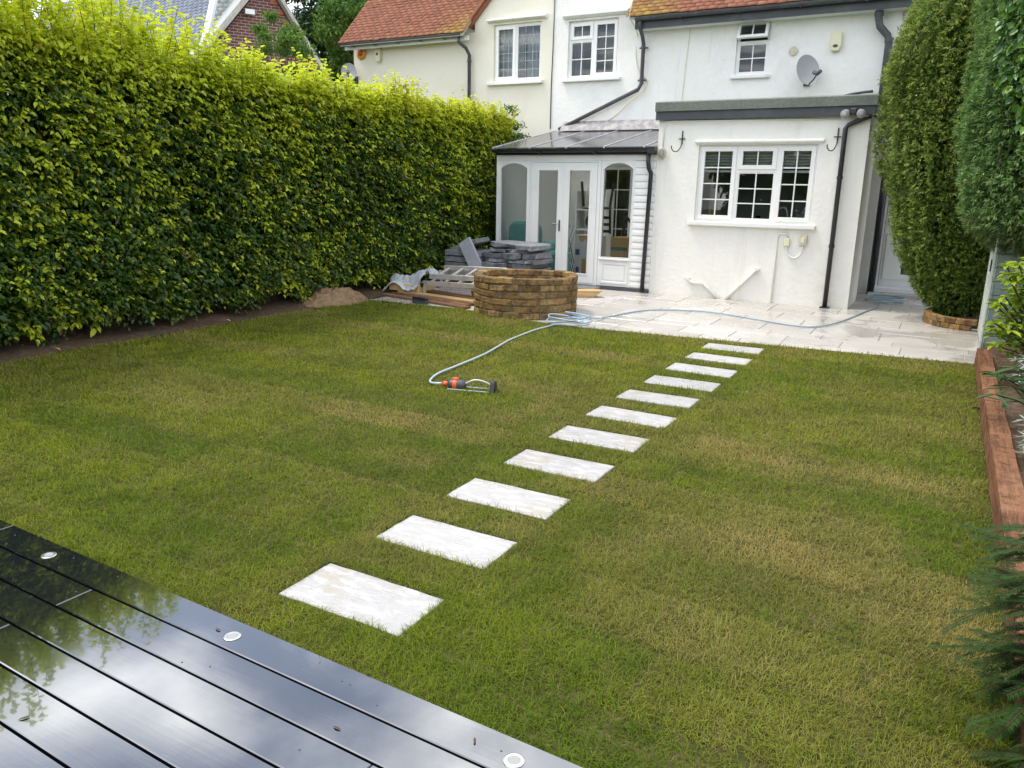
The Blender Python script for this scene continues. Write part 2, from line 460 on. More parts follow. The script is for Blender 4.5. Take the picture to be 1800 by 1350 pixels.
m_tan = mat('dry_thatch', (.26, .17, .095), .95, .1, var=((16, (.16, .10, .06), .45, .65), (40, (.36, .27, .17), .55, .7)), bump=(45, 1))
m_sunface = mat('glazed_orange', (.72, .26, .03), .35)

# ================================================================== GROUND
def grid_sheet(name, x0, x1, y0, y1, step, zf, m, kind='structure'):
    nx, ny = max(2, int((x1 - x0) / step) + 1), max(2, int((y1 - y0) / step) + 1)
    X, Y = np.meshgrid(np.linspace(x0, x1, nx), np.linspace(y0, y1, ny))
    Z = zf(X, Y)
    V = np.stack([X, Y, Z], -1).reshape(-1, 3)
    i = (np.arange(ny - 1)[:, None] * nx + np.arange(nx - 1)[None]).ravel()
    F = np.stack([i, i + 1, i + nx + 1, i + nx], 1)
    o = npmesh(name, V, F, m, base=(0, 0, 0), smooth=True)
    return tag(o, kind=kind)

MB().box(-90, 90, -60, 120, -.5, -.12).build('ground', m_ground, base=(0, 0, 0))['kind'] = 'structure'

LX0, LX1 = -7.34, .40
EDGE = [(-7.4, 8.82), (-5.7, 8.92), (-4.9, 8.62), (-4.3, 8.56), (-3.7, 8.52), (-2., 8.66), (-.8, 8.76), (.41, 8.86)]
def lawn_edge(x):
    x = np.asarray(x, float)
    return np.interp(x, [e[0] for e in EDGE], [e[1] for e in EDGE])

def lawn_z(X, Y):
    return .006 + .014 * (vnoise(X, Y, 1.3, 3) - .5) * (Y < 8.2) * (X > -7.1) * (X < .3)

# lawn sheet whose far edge follows the ragged turf line
nx, ny = 78, 72
X = np.linspace(LX0, LX1, nx)[None, :].repeat(ny, 0)
T = np.linspace(0, 1, ny)[:, None]
Y = -3 + T * (lawn_edge(X) + .02 - -3)
Z = np.where(Y < 1.74, -.03, lawn_z(X, Y))
V = np.stack([X, Y, Z], -1).reshape(-1, 3)
ii = (np.arange(ny - 1)[:, None] * nx + np.arange(nx - 1)[None]).ravel()
lawn = npmesh('lawn', V, np.stack([ii, ii + 1, ii + nx + 1, ii + nx], 1), m_thatch, base=(0, 0, 0), smooth=True)
tag(lawn, kind='structure')

grid_sheet('hedge_bed', -9.6, LX0 + .02, -3, 13.9, .16, lambda X, Y: .0 + .05 * (vnoise(X, Y, 3, 5) - .4) + np.clip((-7.45 - X) * .12, 0, .1), m_soil)
grid_sheet('planting_bed', .50, 3.6, 1.0, 9.72, .12, lambda X, Y: .09 + .06 * (vnoise(X, Y, 4, 6) - .5), m_soil)

# ================================================================== PATIO
patio = MB().box(-8.3, 1.2, 8.40, 15.6, -.1, -.005).build('patio', m_grout, base=(0, 0, 0))
patio['kind'] = 'structure'
y = 8.40
rows = [.6, .45, .3, .6, .45, .6, .3, .6, .6, .45, .6, .6, .45, .6]
for r_i, h in enumerate(rows):
    x = -8.25 + random.uniform(-.4, 0)
    while x < .62:
        Lg = random.choice([.9, .6, .6, .75, .45])
        x1 = x + Lg
        lim = .40 if y < 9.66 else .62
        xe = min(x1, lim)
        inside = y > 12.36 and x > -7.0 and xe < -1.2
        if xe - x > .08 and not inside and y + h < 15.5:
            g = .005
            dz = random.uniform(-.0025, .0025)
            o = MB().box(x + g, xe - g, y + g, y + h - g, -.05, dz).build('paving_slab', m_pave, patio, bevel=.004)
        x = x1
    y += h

# ================================================================== STEPPING STONES
STEP = []
s_h = 1.62
for i in range(11):
    x0 = -1.343429 * s_h + .0018 * s_h * i + random.uniform(-.006, .006)
    y0 = (1.255484 + .374784 * i) * s_h
    w, d = .371640 * s_h, .175247 * s_h + .02
    STEP.append((x0, x0 + w, y0, y0 + d))
steplab = ['nearest pale stone stepping slab, beside the dark deck', 'second stepping slab from the dark deck', 'third stepping slab from the dark deck',
           'fourth stepping slab from the dark deck', 'fifth stepping slab from the dark deck', 'middle stepping slab, sixth of the row of eleven', 'fifth stepping slab from the patio end',
           'fourth stepping slab from the patio end', 'third stepping slab from the patio end', 'second stepping slab from the patio end', 'farthest stepping slab, just short of the patio']
for (x0, x1, y0, y1), lb in zip(STEP, steplab):
    mb = MB()
    n = 9
    # slightly riven edge
    top = [(x0 + (x1 - x0) * k / n, y0 + random.uniform(-.003, .003)) for k in range(n)] + [(x1 + random.uniform(-.002, .002), y0 + (y1 - y0) * k / 4) for k in range(4)] \
        + [(x1 - (x1 - x0) * k / n, y1 + random.uniform(-.003, .003)) for k in range(n)] + [(x0 + random.uniform(-.002, .002), y1 - (y1 - y0) * k / 4) for k in range(4)]
    mb.prism(top, 'z', -.03, .014)
    tx_, ty_ = random.uniform(-.008, .008), random.uniform(-.012, .012)
    mb.v = [(a_, b_, c_ + (a_ - x0 - .3) * tx_ + (b_ - y0 - .15) * ty_) for a_, b_, c_ in mb.v]
    tag(mb.build('stepping_stone', m_step, bevel=.003), lb, 'stepping stone', 'stepping stones across the lawn')

# ================================================================== GRASS
ROLL_W, ROLL_L = .405, 1.85
def rolls(x, y):
    """turf rolls laid brick-wise: value per roll and distance to the nearest seam"""
    yw = y + .018 * (vnoise(x, y, 1.4, 21) - .5) * 2
    row = np.floor(yw / ROLL_W).astype(int)
    off = np.random.default_rng(5).random(64)[row % 64] * ROLL_L
    xx = (x + off + .02 * (vnoise(x, y, 2.1, 22) - .5)) / ROLL_L
    cel = np.floor(xx).astype(int)
    fy, fx = yw / ROLL_W - row, xx - cel
    seam = np.minimum(np.minimum(fy, 1 - fy) * ROLL_W, np.minimum(fx, 1 - fx) * ROLL_L)
    rg = np.random.default_rng(9)
    return rg.random((64, 64))[row % 64, cel % 64], rg.random((64, 64))[row % 64, cel % 64], seam, row, cel

def dry_map(x, y):
    t, t2, seam, row, cel = rolls(x, y)
    d = .02 + .34 * t ** 1.8
    d = d + .50 * np.clip(vnoise(x, y, .6, 33) - .55, 0, 1) + .9 * np.clip(vnoise(x, y, 2.0, 34) - .64, 0, 1) + .5 * np.clip(vnoise(x, y, 6.0, 35) - .66, 0, 1)
    for (a, b, c, e, s_) in ((-1.25, .14, 2.43, 2.835, .34), (-1.35, .42, 2.835, 3.24, .24), (-1.2, .42, 3.24, 3.645, .42), (-1.35, .42, 4.66, 5.06, .42), (-4., -2.3, 4.05, 4.455, .36), (-3.4, -2.2, 6.88, 7.29, .32),
                             (-1.4, .42, 3.645, 4.45, -.22), (-7, -2.25, 1.7, 3.2, -.22), (-2.2, -.4, 1.6, 2.40, -.20), (-1.9, .42, 5.3, 6.4, -.08), (-4, -2.6, 7.3, 8.4, -.18), (-1.5, .42, 8.1, 8.9, .26), (-7.3, -5.4, 5.27, 5.67, .22), (-6.2, -4.4, 3.65, 4.05, .20)):
        ex = vnoise(x, y, 3, 41) * .16 - .08
        m = np.clip((x + ex - a) / .14, 0, 1) * np.clip((b - x - ex) / .14, 0, 1) * np.clip((y + ex * .12 - c) / .02, 0, 1) * np.clip((e - y - ex * .12) / .02, 0, 1)
        d = d + s_ * m * (.40 + .9 * vnoise(x, y, 2.6, 43))
    return np.clip(d, 0, .95), t2, seam

def make_grass():
    tot = 0
    Ps = []
    cells_y = np.arange(1.70, 8.9, .3)
    for cy in cells_y:
        for cx in np.arange(LX0, LX1, .3):
            dd = math.hypot(cx + .15, cy + .15)
            den = 21000 * min(1, (2.9 / dd)) ** 1.25
            n = RNG.poisson(den * .09)
            Ps.append(np.stack([cx + RNG.random(n) * .3, cy + RNG.random(n) * .3], 1))
    P = np.concatenate(Ps)
    x, y = P[:, 0], P[:, 1]
    ok = (x > LX0 + .05 * vnoise(x, y, 2.5, 61)) & (x < LX1 - .01) & (y < lawn_edge(x) + .06 * (vnoise(x, y, 5, 62) - .5)) & (y > 1.81 - .0293 * (x + 3.75) - .008)
    for (x0, x1, y0, y1) in STEP:
        m = .004
        ok &= ~((x > x0 - m) & (x < x1 + m) & (y > y0 - m) & (y < y1 + m))
    # well foot
    ok &= np.hypot(x + 4.90, y - 9.25) > .70
    x, y = x[ok], y[ok]
    n = len(x)
    d = np.hypot(x, y)
    dry, t, seam = dry_map(x, y)
    kp = (RNG.random(n) < np.clip(.15 + seam / .022, 0, 1)) & (RNG.random(n) < np.clip(.45 + 1.5 * vnoise(x, y, 9, 72), 0, 1))
    x, y, d, dry, t, seam = x[kp], y[kp], d[kp], dry[kp], t[kp], seam[kp]; n = len(x)
    lush = .45 * vnoise(x, y, 2.2, 71) + .75 * vnoise(x, y, 11, 73)
    Ln = (.025 + .024 * RNG.random(n)) * (.8 + .5 * lush) * (1 + .12 * (d / 6))
    wd = .0023 * np.maximum(1, d / 3.2) ** .75 * (.7 + .6 * RNG.random(n))
    ang = 2 * math.pi * vnoise(x, y, 1.6, 81) * 2.0 + RNG.normal(0, 2.0, n)
    lean = np.clip(RNG.normal(1.14, .36, n), .1, 1.6)
    hd = np.stack([np.cos(ang), np.sin(ang), np.zeros(n)], 1)
    side = np.stack([-np.sin(ang), np.cos(ang), np.zeros(n)], 1)
    upv = np.array([0, 0, 1.])
    l1 = lean * .55
    d1 = hd * np.sin(l1)[:, None] + upv * np.cos(l1)[:, None]
    l2 = np.clip(lean * 1.35, 0, 1.75)
    d2 = hd * np.sin(l2)[:, None] + upv * np.cos(l2)[:, None]
    B = np.stack([x, y, lawn_z(x, y) - .004], 1)
    Md = B + d1 * (Ln * .5)[:, None]
    Tp = Md + d2 * (Ln * .6)[:, None]
    w = side * (wd / 2)[:, None]
    tw = side * (wd * .42)[:, None]
    V = np.stack([B - w, B + w, Md + tw, Md - tw, Tp], 1).reshape(-1, 3)
    b = (np.arange(n) * 5)[:, None]
    F = np.concatenate([b + np.array([0, 1, 2]), b + np.array([0, 2, 3]), b + np.array([3, 2, 4])], 1).reshape(-1, 3)
    # a few blades are wholly dry, the rest shift with the turf roll
    dryb = np.clip(dry * (.55 + .7 * RNG.random(n)) + (RNG.random(n) < .05 + .30 * dry) * .55, 0, 1)
    lime = np.clip(-.08 + .50 * t ** 1.5 + .7 * np.clip(vnoise(x, y, .8, 91) - .42, 0, 1) + .3 * RNG.random(n) * np.clip((d - 3) / 5, 0, 1) + .25 * np.clip((d - 3.5) / 5, 0, 1), 0, .95)
    rnd = np.clip(RNG.random(n) * .75 + .5 * (vnoise(x, y, 7, 93) - .5), 0, 1)
    rp = lambda a: np.repeat(a, 5)
    o = npmesh('grass', V, F, m_grass, attrs={'dry': rp(dryb), 'lime': rp(lime), 'rnd': rp(rnd)}, base=(0, 0, 0))
    tag(o, 'freshly laid turf in olive and straw coloured strips', 'grass', kind='stuff')
make_grass()

# ================================================================== DECK
deck = thing('deck', 'wet dark composite deck in the near corner of the lawn', 'deck', (-2.5, 0, 0))
DA = -.0293
du = Vector((math.cos(DA), math.sin(DA), 0)); dv = Vector((math.sin(DA), -math.cos(DA), 0))   # dv runs back from the lawn
DO = Vector((-3.75, 1.815, 0))
def deckp(s, t, z): return DO + du * s + dv * t + Vector((0, 0, z))
MB().obox(deckp(.62, 2.1, -.02), (4.15, 2.06, .03), (0, 0, DA)).build('joist_frame', m_deckdark, deck)
JT = {0: -3.64, 1: -2.77, 2: -1.2 - 3.6, 3: -2.78, 4: -4.4}
for k in range(27):
    t = .0735 + k * .152
    j0 = JT.get(k, -2.8 + random.uniform(-1.6, 1.2)) + 3.75
    cuts = [-3.55]
    c = j0 - 7.2
    while c < 4.8:
        if -3.3 < c: cuts.append(c)
        c += 3.6
    cuts.append(4.8)
    for a, b in zip(cuts[:-1], cuts[1:]):
        MB().obox(deckp((a + b) / 2, t, .0375), ((b - a) / 2 - .0012, .0715, .0125), (0, 0, DA)).build('deck_board', m_deck, deck, bevel=.003)
for x in (-3.2, -2.04, -.87):
    p = deckp((x + 3.75), .085, .0505)
    rg = MB().lathe([(.030, 0), (.0305, .0018), (.027, .003), (.019, .003), (.018, .0015), (.018, 0)], 28, p).build('deck_light', m_chrome, deck, smooth=False)
    MB().lathe([(.0, .0), (.0178, .0), (.0178, .0022), (.0, .0022)], 20, p).build('lens', m_lamp, rg)
for k in range(22):
    s, t = random.uniform(-.2, 3.6), random.uniform(.03, .4)
    MB().lathe([(0, 0), (.0035, 0), (.003, .0012), (0, .0015)], 8, deckp(s, t if abs((t % .152) - .07) < .06 else .07, .0502)).build('screw_head', m_grey_iron, deck)

# ================================================================== WALL / WINDOW HELPERS
def cells(x0, x1, z0, z1, y0, y1, holes, mb=None, swap=False):
    """solid panel with rectangular holes, one clean shell. swap: panel lies in the y-z plane (x<->y)"""
    mb = mb or MB()
    xs = sorted({x0, x1, *[v for h in holes for v in h[:2] if x0 < v < x1]})
    zs = sorted({z0, z1, *[v for h in holes for v in h[2:] if z0 < v < z1]})
    nx, nz = len(xs) - 1, len(zs) - 1
    fill = [[not any(h[0] - 1e-6 <= (xs[i] + xs[i + 1]) / 2 <= h[1] + 1e-6 and h[2] - 1e-6 <= (zs[j] + zs[j + 1]) / 2 <= h[3] + 1e-6 for h in holes) for j in range(nz)] for i in range(nx)]
    vid = {}; vs = []; fs = []
    def v(i, j, k):
        if (i, j, k) not in vid:
            vid[i, j, k] = len(vs)
            p = (xs[i], (y0, y1)[k], zs[j])
            vs.append((p[1], p[0], p[2]) if swap else p)
        return vid[i, j, k]
    for i in range(nx):
        for j in range(nz):
            if not fill[i][j]: continue
            fs.append((v(i, j, 0), v(i + 1, j, 0), v(i + 1, j + 1, 0), v(i, j + 1, 0)))
            fs.append((v(i, j, 1), v(i, j + 1, 1), v(i + 1, j + 1, 1), v(i + 1, j, 1)))
            if i == 0 or not fill[i - 1][j]: fs.append((v(i, j, 0), v(i, j + 1, 0), v(i, j + 1, 1), v(i, j, 1)))
            if i == nx - 1 or not fill[i + 1][j]: fs.append((v(i + 1, j, 0), v(i + 1, j, 1), v(i + 1, j + 1, 1), v(i + 1, j + 1, 0)))
            if j == 0 or not fill[i][j - 1]: fs.append((v(i, j, 0), v(i, j, 1), v(i + 1, j, 1), v(i + 1, j, 0)))
            if j == nz - 1 or not fill[i][j + 1]: fs.append((v(i, j + 1, 0), v(i + 1, j + 1, 0), v(i + 1, j + 1, 1), v(i, j + 1, 1)))
    return mb.add(vs, fs)

def window(parent, x0, x1, z0, z1, y, lights, m=None, sill=True, head=True, glass=None, name='window', sillmat=None, lead=None, bar=.017):
    m = m or m_upvc
    fr = cells(x0, x1, z0, z1, y, y + .065, [l[:4] for l in lights]).build(name, m, parent, bevel=.003)
    for (a, b, c, d, kind, nc, nr) in lights:
        if kind == 'open': continue
        sw = .050 if kind == 'sash' else .018
        pr = .016 if kind == 'sash' else -.004
        cells(a - (.012 if kind == 'sash' else -.0005), b + (.012 if kind == 'sash' else -.0005), c - (.012 if kind == 'sash' else -.0005), d + (.012 if kind == 'sash' else -.0005),
              y - pr, y - pr + (.0155 if kind == 'sash' else .04), [(a + sw, b - sw, c + sw, d - sw)]).build('sash', m, fr, bevel=.003)
        if kind == 'sash':
            cells(a + .0005, b - .0005, c + .0005, d - .0005, y, y + .05, [(a + sw, b - sw, c + sw, d - sw)]).build('sash', m, fr)
        ia, ib, ic, idd = a + sw, b - sw, c + sw, d - sw
        if lead:
            for k in range(1, nc):
                xx = ia + (ib - ia) * k / nc
                MB().box(xx - .004, xx + .004, y + .019, y + .0225, ic, idd).build('lead_strip', lead, fr)
            for k in range(1, nr):
                zz = ic + (idd - ic) * k / nr
                MB().box(ia, ib, y + .0185, y + .0187, zz - .004, zz + .004).build('lead_strip', lead, fr)
            MB().box(ia - .005, ib + .005, y + .023, y + .027, ic - .005, idd + .005).build('pane', glass or m_glass, fr)
            continue
        for k in range(1, nc):
            xx = ia + (ib - ia) * k / nc
            MB().box(xx - bar / 2, xx + bar / 2, y + .004, y + .040, ic, idd).build('glazing_bar', m, fr)
        for k in range(1, nr):
            zz = ic + (idd - ic) * k / nr
            MB().box(ia, ib, y + .005, y + .039, zz - bar / 2, zz + bar / 2).build('glazing_bar', m, fr)
        cw, rh = (ib - ia) / nc, (idd - ic) / nr
        for i in range(nc):
            for j in range(nr):
                MB().box(ia + i * cw + .002, ia + (i + 1) * cw - .002, y + .020, y + .024, ic + j * rh + .002, ic + (j + 1) * rh - .002).build('pane', glass or m_glass, fr)
    return fr

def room(parent, x0, x1, y0, y1, z0, z1, m):
    """open-fronted box lining"""
    mb = MB()
    mb.add([(x0, y0, z0), (x1, y0, z0), (x1, y1, z0), (x0, y1, z0), (x0, y0, z1), (x1, y0, z1), (x1, y1, z1), (x0, y1, z1)],
           [(0, 1, 2, 3), (4, 7, 6, 5), (1, 5, 6, 2), (2, 6, 7, 3), (3, 7, 4, 0)])
    me = mb.mesh('room_lining', fix=False)
    return link('room_lining', me, m, parent)

def tiles(name, x0, x1, ye, ze, pitch, length, m, parent, tw=.165, ex=.10, lichen=None, seed=1, th=.013, stag=True, jit=.004, axis=None):
    """rows of lapped tiles; ye,ze eave; slope rises with y. axis: optional 4x4 placing the strip"""
    r = np.random.default_rng(seed)
    nr = int(length / ex)
    Vs, Fs, S, Lc = [], [], [], []
    cp, sp = math.cos(pitch), math.sin(pitch)
    n = 0
    for i in range(nr):
        xs = np.arange(x0 - (tw / 2 if (stag and i % 2) else 0), x1, tw)
        for xx in xs:
            a, b = max(xx, x0) + .0015, min(xx + tw, x1) - .0015
            if b - a < .02: continue
            s0 = i * ex + r.normal(0, jit); s1 = s0 + ex * 1.45
            h0 = th * 2.0 + r.normal(0, jit * .6); h1 = th * .6
            tl = r.normal(0, .0022)
            P = []
            for (xq, dz) in ((a, -tl), (b, tl)):
                for (s, h, t) in ((s0, h0 - th, 0), (s0, h0, 0), (s1, h1, 0), (s1, h1 - th, 0)):
                    P.append((xq, ye + s * cp - (h + dz) * sp, ze + s * sp + (h + dz) * cp))
            Vs += P
            Fs += [(n, n + 4, n + 5, n + 1), (n + 1, n + 5, n + 6, n + 2), (n, n + 1, n + 2, n + 3), (n + 4, n + 7, n + 6, n + 5)]
            n += 8
            S += [r.random() ** 1.5] * 8
            l = 0
            if lichen: l = max(0, 1 - abs(xx - lichen[0]) / lichen[1]) * max(0, 1 - i / lichen[2]) * (.4 + .8 * r.random())
            Lc += [min(.85, l)] * 8
    V = np.array(Vs)
    if axis is not None:
        A = np.array(axis); V = V @ A[:3, :3].T + A[:3, 3]
    o = npmesh(name, V, np.array(Fs), m, parent, {'shade': S, 'lichen': Lc})
    o['kind'] = 'stuff'
    return o

def pipe(name, pts, r, m, parent=None, n=10, sm=None):
    p = smooth_path(pts, sm) if sm else pts
    return MB().tube(p, r, n).build(name, m, parent, smooth=True)

# ================================================================== MAIN HOUSE (ours)
WY = 14.6
house = thing('house', 'white rendered two-storey house with clay tiled roof behind the patio', 'house', (-3, 17, 0))
W1 = (-6.93, -5.90, 3.72, 4.76)
WB = (-3.68, -3.12, 3.63, 4.50)
WR = (-1.10, -.20, 3.60, 4.50)
DI = (-6.15, -4.75, .04, 2.12)
DS = (-.95, -.02, .04, 2.08)
cells(-7.25, -5.55, -.1, 5.0, WY, WY + .25, [W1, (-6.15, -5.55, .04, 2.12)]).build('wall', m_white, house)
cells(-5.55, 3.4, -.1, 4.78, WY, WY + .25, [WB, WR, (-5.55, -4.75, .04, 2.12), DS]).build('wall', m_white, house)
MB().prism([(-7.25, 5.0), (-5.55, 5.0), (-5.55, 5.6), (-7.0, 7.04), (-7.25, 6.79)], 'y', WY, WY + .25).build('gable_wall', m_white, house)
MB().box(-5.75, -5.551, WY + .25, 18.5, 4.3, 5.6).build('cheek_wall', m_white, house)
MB().box(3.15, 3.4, WY + .25, 20.0, -.1, 4.78).build('side_wall', m_white, house)
MB().box(-7.25, 3.15, 20.0, 20.25, -.1, 4.78).build('back_wall', m_white, house)
# roof
P45 = R(45)
rb = MB().prism([(14.22, 4.655), (17.4, 7.835), (20.55, 4.66), (20.55, 4.60), (17.4, 7.75), (14.22, 4.60)], 'x', -5.545, 3.6).build('roof', m_barge, house)
tiles('roof_tiles', -5.60, 3.6, 14.19, 4.655, P45, 4.3, m_tile, rb, lichen=(-5.35, .75, 9), seed=3)
gr = MB().prism([(-9.15, 4.79), (-7.0, 6.99), (-5.35, 5.34), (-5.35, 5.42), (-7.0, 7.13), (-9.22, 4.86)], 'y', 14.53, 18.8).build('gable_roof', m_tile, house)
MB().bar((-9.20, 14.50, 4.86), (-7.03, 14.50, 7.06), .055, .07, (0, 1, 0)).build('verge', m_tile, gr)
MB().bar((-6.97, 14.50, 7.06), (-5.36, 14.50, 5.42), .055, .07, (0, 1, 0)).build('verge', m_tile, gr)
MB().box(-5.47, 3.4, 14.32, 14.36, 4.47, 4.63).build('fascia', m_fascia, house)
MB().box(-5.47, 3.4, 14.361, 14.6, 4.47, 4.49).build('soffit', m_upvc_dirty, house)
def gutter(x0, x1, y, z, r, m, parent):
    prof = [(y + r * math.cos(t), z + r * math.sin(t)) for t in [math.pi + math.pi * k / 8 for k in range(9)]]
    inner = [(y + (r - .006) * math.cos(t), z + (r - .006) * math.sin(t)) for t in [2 * math.pi - math.pi * k / 8 for k in range(9)]]
    return MB().prism(prof + inner, 'x', x0, x1).build('gutter', m, parent)
gut = gutter(-5.44, 3.5, 14.25, 4.645, .058, m_grey_iron, house)
for x in (-4.6, -3.6, -2.6, -1.6, -.6):
    MB().box(x - .012, x + .012, 14.188, 14.32, 4.575, 4.588).build('gutter_bracket', m_grey_iron, gut)
dp = pipe('downpipe', [(-5.36, 14.27, 4.60), (-5.36, 14.27, 4.50), (-5.36, 14.44, 4.36), (-5.36, 14.52, 4.24), (-5.36, 14.52, 3.56), (-5.42, 14.52, 3.46), (-7.03, 14.52, 2.78)], .036, m_grey_iron, house)
for z in (4.18, 3.62):
    MB().lathe([(.044, -.02), (.046, 0), (.044, .03)], 12, (-5.36, 14.52, z)).build('collar', m_grey_iron, dp)
    MB().box(-5.44, -5.28, 14.53, 14.56, z - .012, z + .012).build('bracket', m_grey_iron, dp)
# soil pipe at the right
sp = pipe('soil_pipe', [(-1.43, 14.46, 5.2), (-1.43, 14.46, 4.36), (-1.40, 14.48, 4.24), (-1.27, 14.5, 4.10), (-1.24, 14.5, 4.0), (-1.24, 14.5, 2.9)], .058, m_grey_iron, house)
for z in (4.42, 4.02):
    MB().lathe([(.066, -.03), (.068, 0), (.066, .04)], 12, (-1.43 if z > 4.2 else -1.24, 14.46 if z > 4.2 else 14.5, z)).build('collar', m_grey_iron, sp)
pipe('overflow_pipe', [(-1.39, 14.52, 3.27), (-1.55, 14.45, 3.25), (-1.80, 14.4, 3.20), (-1.84, 14.42, 3.12)], .022, m_grey_iron, house, sm=3)

# windows of the main house
def split(x0, x1, z0, z1, xm, f=.045, mul=.05): return (x0 + f, xm - mul / 2, z0 + f, z1 - f), (xm + mul / 2, x1 - f, z0 + f, z1 - f)
l, r = split(*W1, -6.42)
zt = 4.42
window(house, *W1, WY + .06, [(l[0], l[1], l[2], zt - .03, 'fixed', 2, 2), (l[0], l[1], zt + .02, l[3], 'sash', 2, 1), (*r, 'sash', 2, 4)])
for (a, b, z, nm) in ((W1[0] - .08, W1[1] + .10, W1[2], 'window_sill'),):
    MB().box(a, b, WY - .07, WY + .10, z - .062, z - .004).build(nm, m_sill, house, bevel=.008)
MB().prism([(WY, 4.80), (WY - .03, 4.80), (WY - .085, 4.84), (WY - .085, 4.87), (WY, 4.90)], 'x', W1[0] - .10, W1[1] + .20).build('drip_mould', m_sill, house)
bw = window(house, *WB, WY + .05, [(WB[0] + .045, WB[1] - .045, WB[2] + .04, 4.14, 'fixed', 2, 2), (WB[0] + .045, WB[1] - .045, 4.19, 4.46, 'open', 2, 1)])
# the top light stands open
ta = R(24)
Zt, Yt = 4.47, WY + .03
def swung(x0, x1, s0, s1, d0, d1):
    """panel hanging from the top hinge, s measured down the leaf"""
    vs = []
    for x in (x0, x1):
        for s, d in ((s0, d0), (s1, d0), (s1, d1), (s0, d1)):
            vs.append((x, Yt - s * math.sin(ta) - d * math.cos(ta) , Zt - s * math.cos(ta) + d * math.sin(ta)))
    return vs
sf = [(0, 1, 2, 3), (4, 7, 6, 5), (0, 4, 5, 1), (1, 5, 6, 2), (2, 6, 7, 3), (3, 7, 4, 0)]
XA, XB = WB[0] + .02, WB[1] - .02
tl = MB()
for q in ((XA, XB, 0, .05), (XA, XB, .24, .29), (XA, XA + .05, .05, .24), (XB - .05, XB, .05, .24), ((XA + XB) / 2 - .009, (XA + XB) / 2 + .009, .05, .24)):
    tl.add(swung(*q, 0, .045), sf)
tl.build('open_sash', m_upvc, bw)
MB().add(swung(XA + .045, XB - .045, .045, .245, .018, .022), sf).build('pane', m_glass, bw)
MB().box(WB[0] - .06, WB[1] + .06, WY - .06, WY + .08, WB[2] - .062, WB[2] - .004).build('window_sill', m_sill, house, bevel=.008)
window(house, *WR, WY + .06, [(*split(*WR, -.65)[0], 'sash', 2, 3), (*split(*WR, -.65)[1], 'sash', 2, 3)])
MB().box(WR[0] - .06, WR[1] + .06, WY - .06, WY + .08, WR[2] - .062, WR[2] - .004).build('window_sill', m_sill, house, bevel=.008)
room(house, -7.2, -5.6, WY + .251, WY + 2.6, 2.75, 4.98, m_dark_room)
room(house, -4.4, -2.4, WY + .251, WY + 2.2, 2.75, 4.76, m_dark_room)
room(house, -1.4, .4, WY + .251, WY + 2.2, 2.75, 4.76, m_dark_room)
room(house, -6.9, -4.3, WY + .251, WY + 3.4, .03, 2.6, m_dark_room)

def curtain(name, x0, x1, y, z0, z1, m, label, waves=8, amp=.03):
    n = waves * 6
    mb = MB()
    front = [(x0 + (x1 - x0) * k / n, y + amp * math.sin(2 * math.pi * k / 6 + .4 * math.sin(k))) for k in range(n + 1)]
    poly = front + [(a, b + .006) for a, b in reversed(front)]
    mb.prism(poly, 'z', z0, z1)
    return tag(mb.build(name, m, smooth=False), label, 'curtain')
curtain('curtain', -6.98, -6.74, WY + .34, 3.6, 4.86, m_curt, 'mauve curtain at the left of the white house bedroom window', 3)
curtain('curtain', -6.06, -5.84, WY + .34, 3.6, 4.86, m_curt, 'mauve curtain at the right of the white house bedroom window', 3)

# glazed garden doors inside the conservatory
window(house, *DI, WY + .07, [(-6.10, -5.48, .09, 2.07, 'sash', 2, 5), (-5.42, -4.80, .09, 2.07, 'sash', 2, 5)], name='garden_door')
# side door
sd = MB().box(DS[0], DS[1], WY + .10, WY + .15, .05, 2.07).build('side_door', m_upvc, house, bevel=.004)
for (a, b, c, d) in ((-.90, -.06, 1.15, 1.98),):
    cells(a, b, c, d, WY + .085, WY + .0995, [(a + .1, b - .1, c + .1, d - .1)]).build('door_panel', m_upvc, sd, bevel=.004)
cells(-.90, -.06, .25, 1.02, WY + .085, WY + .0995, [(-.62, -.16, .34, .94)]).build('door_panel', m_upvc, sd, bevel=.004)
MB().box(-.62, -.16, WY + .092, WY + .0985, .34, .94).build('door_glass', m_black, sd)
MB().box(DS[0] - .08, DS[0], WY - .012, WY + .16, .03, 2.14).build('door_frame', m_upvc, house, bevel=.003)
MB().box(-1.06, .1, WY - .30, WY + .05, 0.0, .045).build('door_step', m_pave, house, bevel=.005)
MB().box(-1.0, .1, WY - .16, WY + .05, .0455, .13).build('door_step', m_upvc_dirty, house, bevel=.005)

# ================================================================== NEIGHBOUR HOUSE
nb = thing('neighbour_house', 'cream rendered house with orange clay tiles behind the hedge', 'house', (-10, 17, 0))
WN = (-8.60, -7.51, 3.74, 4.82)
cells(-9.05, -7.251, -.1, 4.99, WY, WY + .25, [WN]).build('wall', m_cream, nb)
cells(-12.25, -9.05, -.1, 4.72, WY, WY + .25, []).build('wall', m_cream, nb)
MB().prism([(-9.05, 4.99), (-7.251, 4.99), (-7.251, 6.79)], 'y', WY, WY + .25).build('gable_wall', m_cream, nb)
MB().box(-12.25, -12.0, WY + .25, 20.0, -.1, 4.72).build('side_wall', m_cream, nb)
MB().box(-12.0, -7.251, 20.0, 20.25, -.1, 4.72).build('back_wall', m_cream, nb)
rb = MB().prism([(14.22, 4.655), (17.4, 7.835), (20.55, 4.66), (20.55, 4.60), (17.4, 7.75), (14.22, 4.60)], 'x', -12.30, -9.09).build('roof', m_barge, nb)
tiles('roof_tiles', -12.34, -9.06, 14.19, 4.655, P45, 4.3, m_tile, rb, lichen=(-9.2, .75, 8), seed=8)
MB().box(-12.3, -9.06, 14.36, 14.40, 4.54, 4.62).build('fascia', m_upvc_dirty, nb)
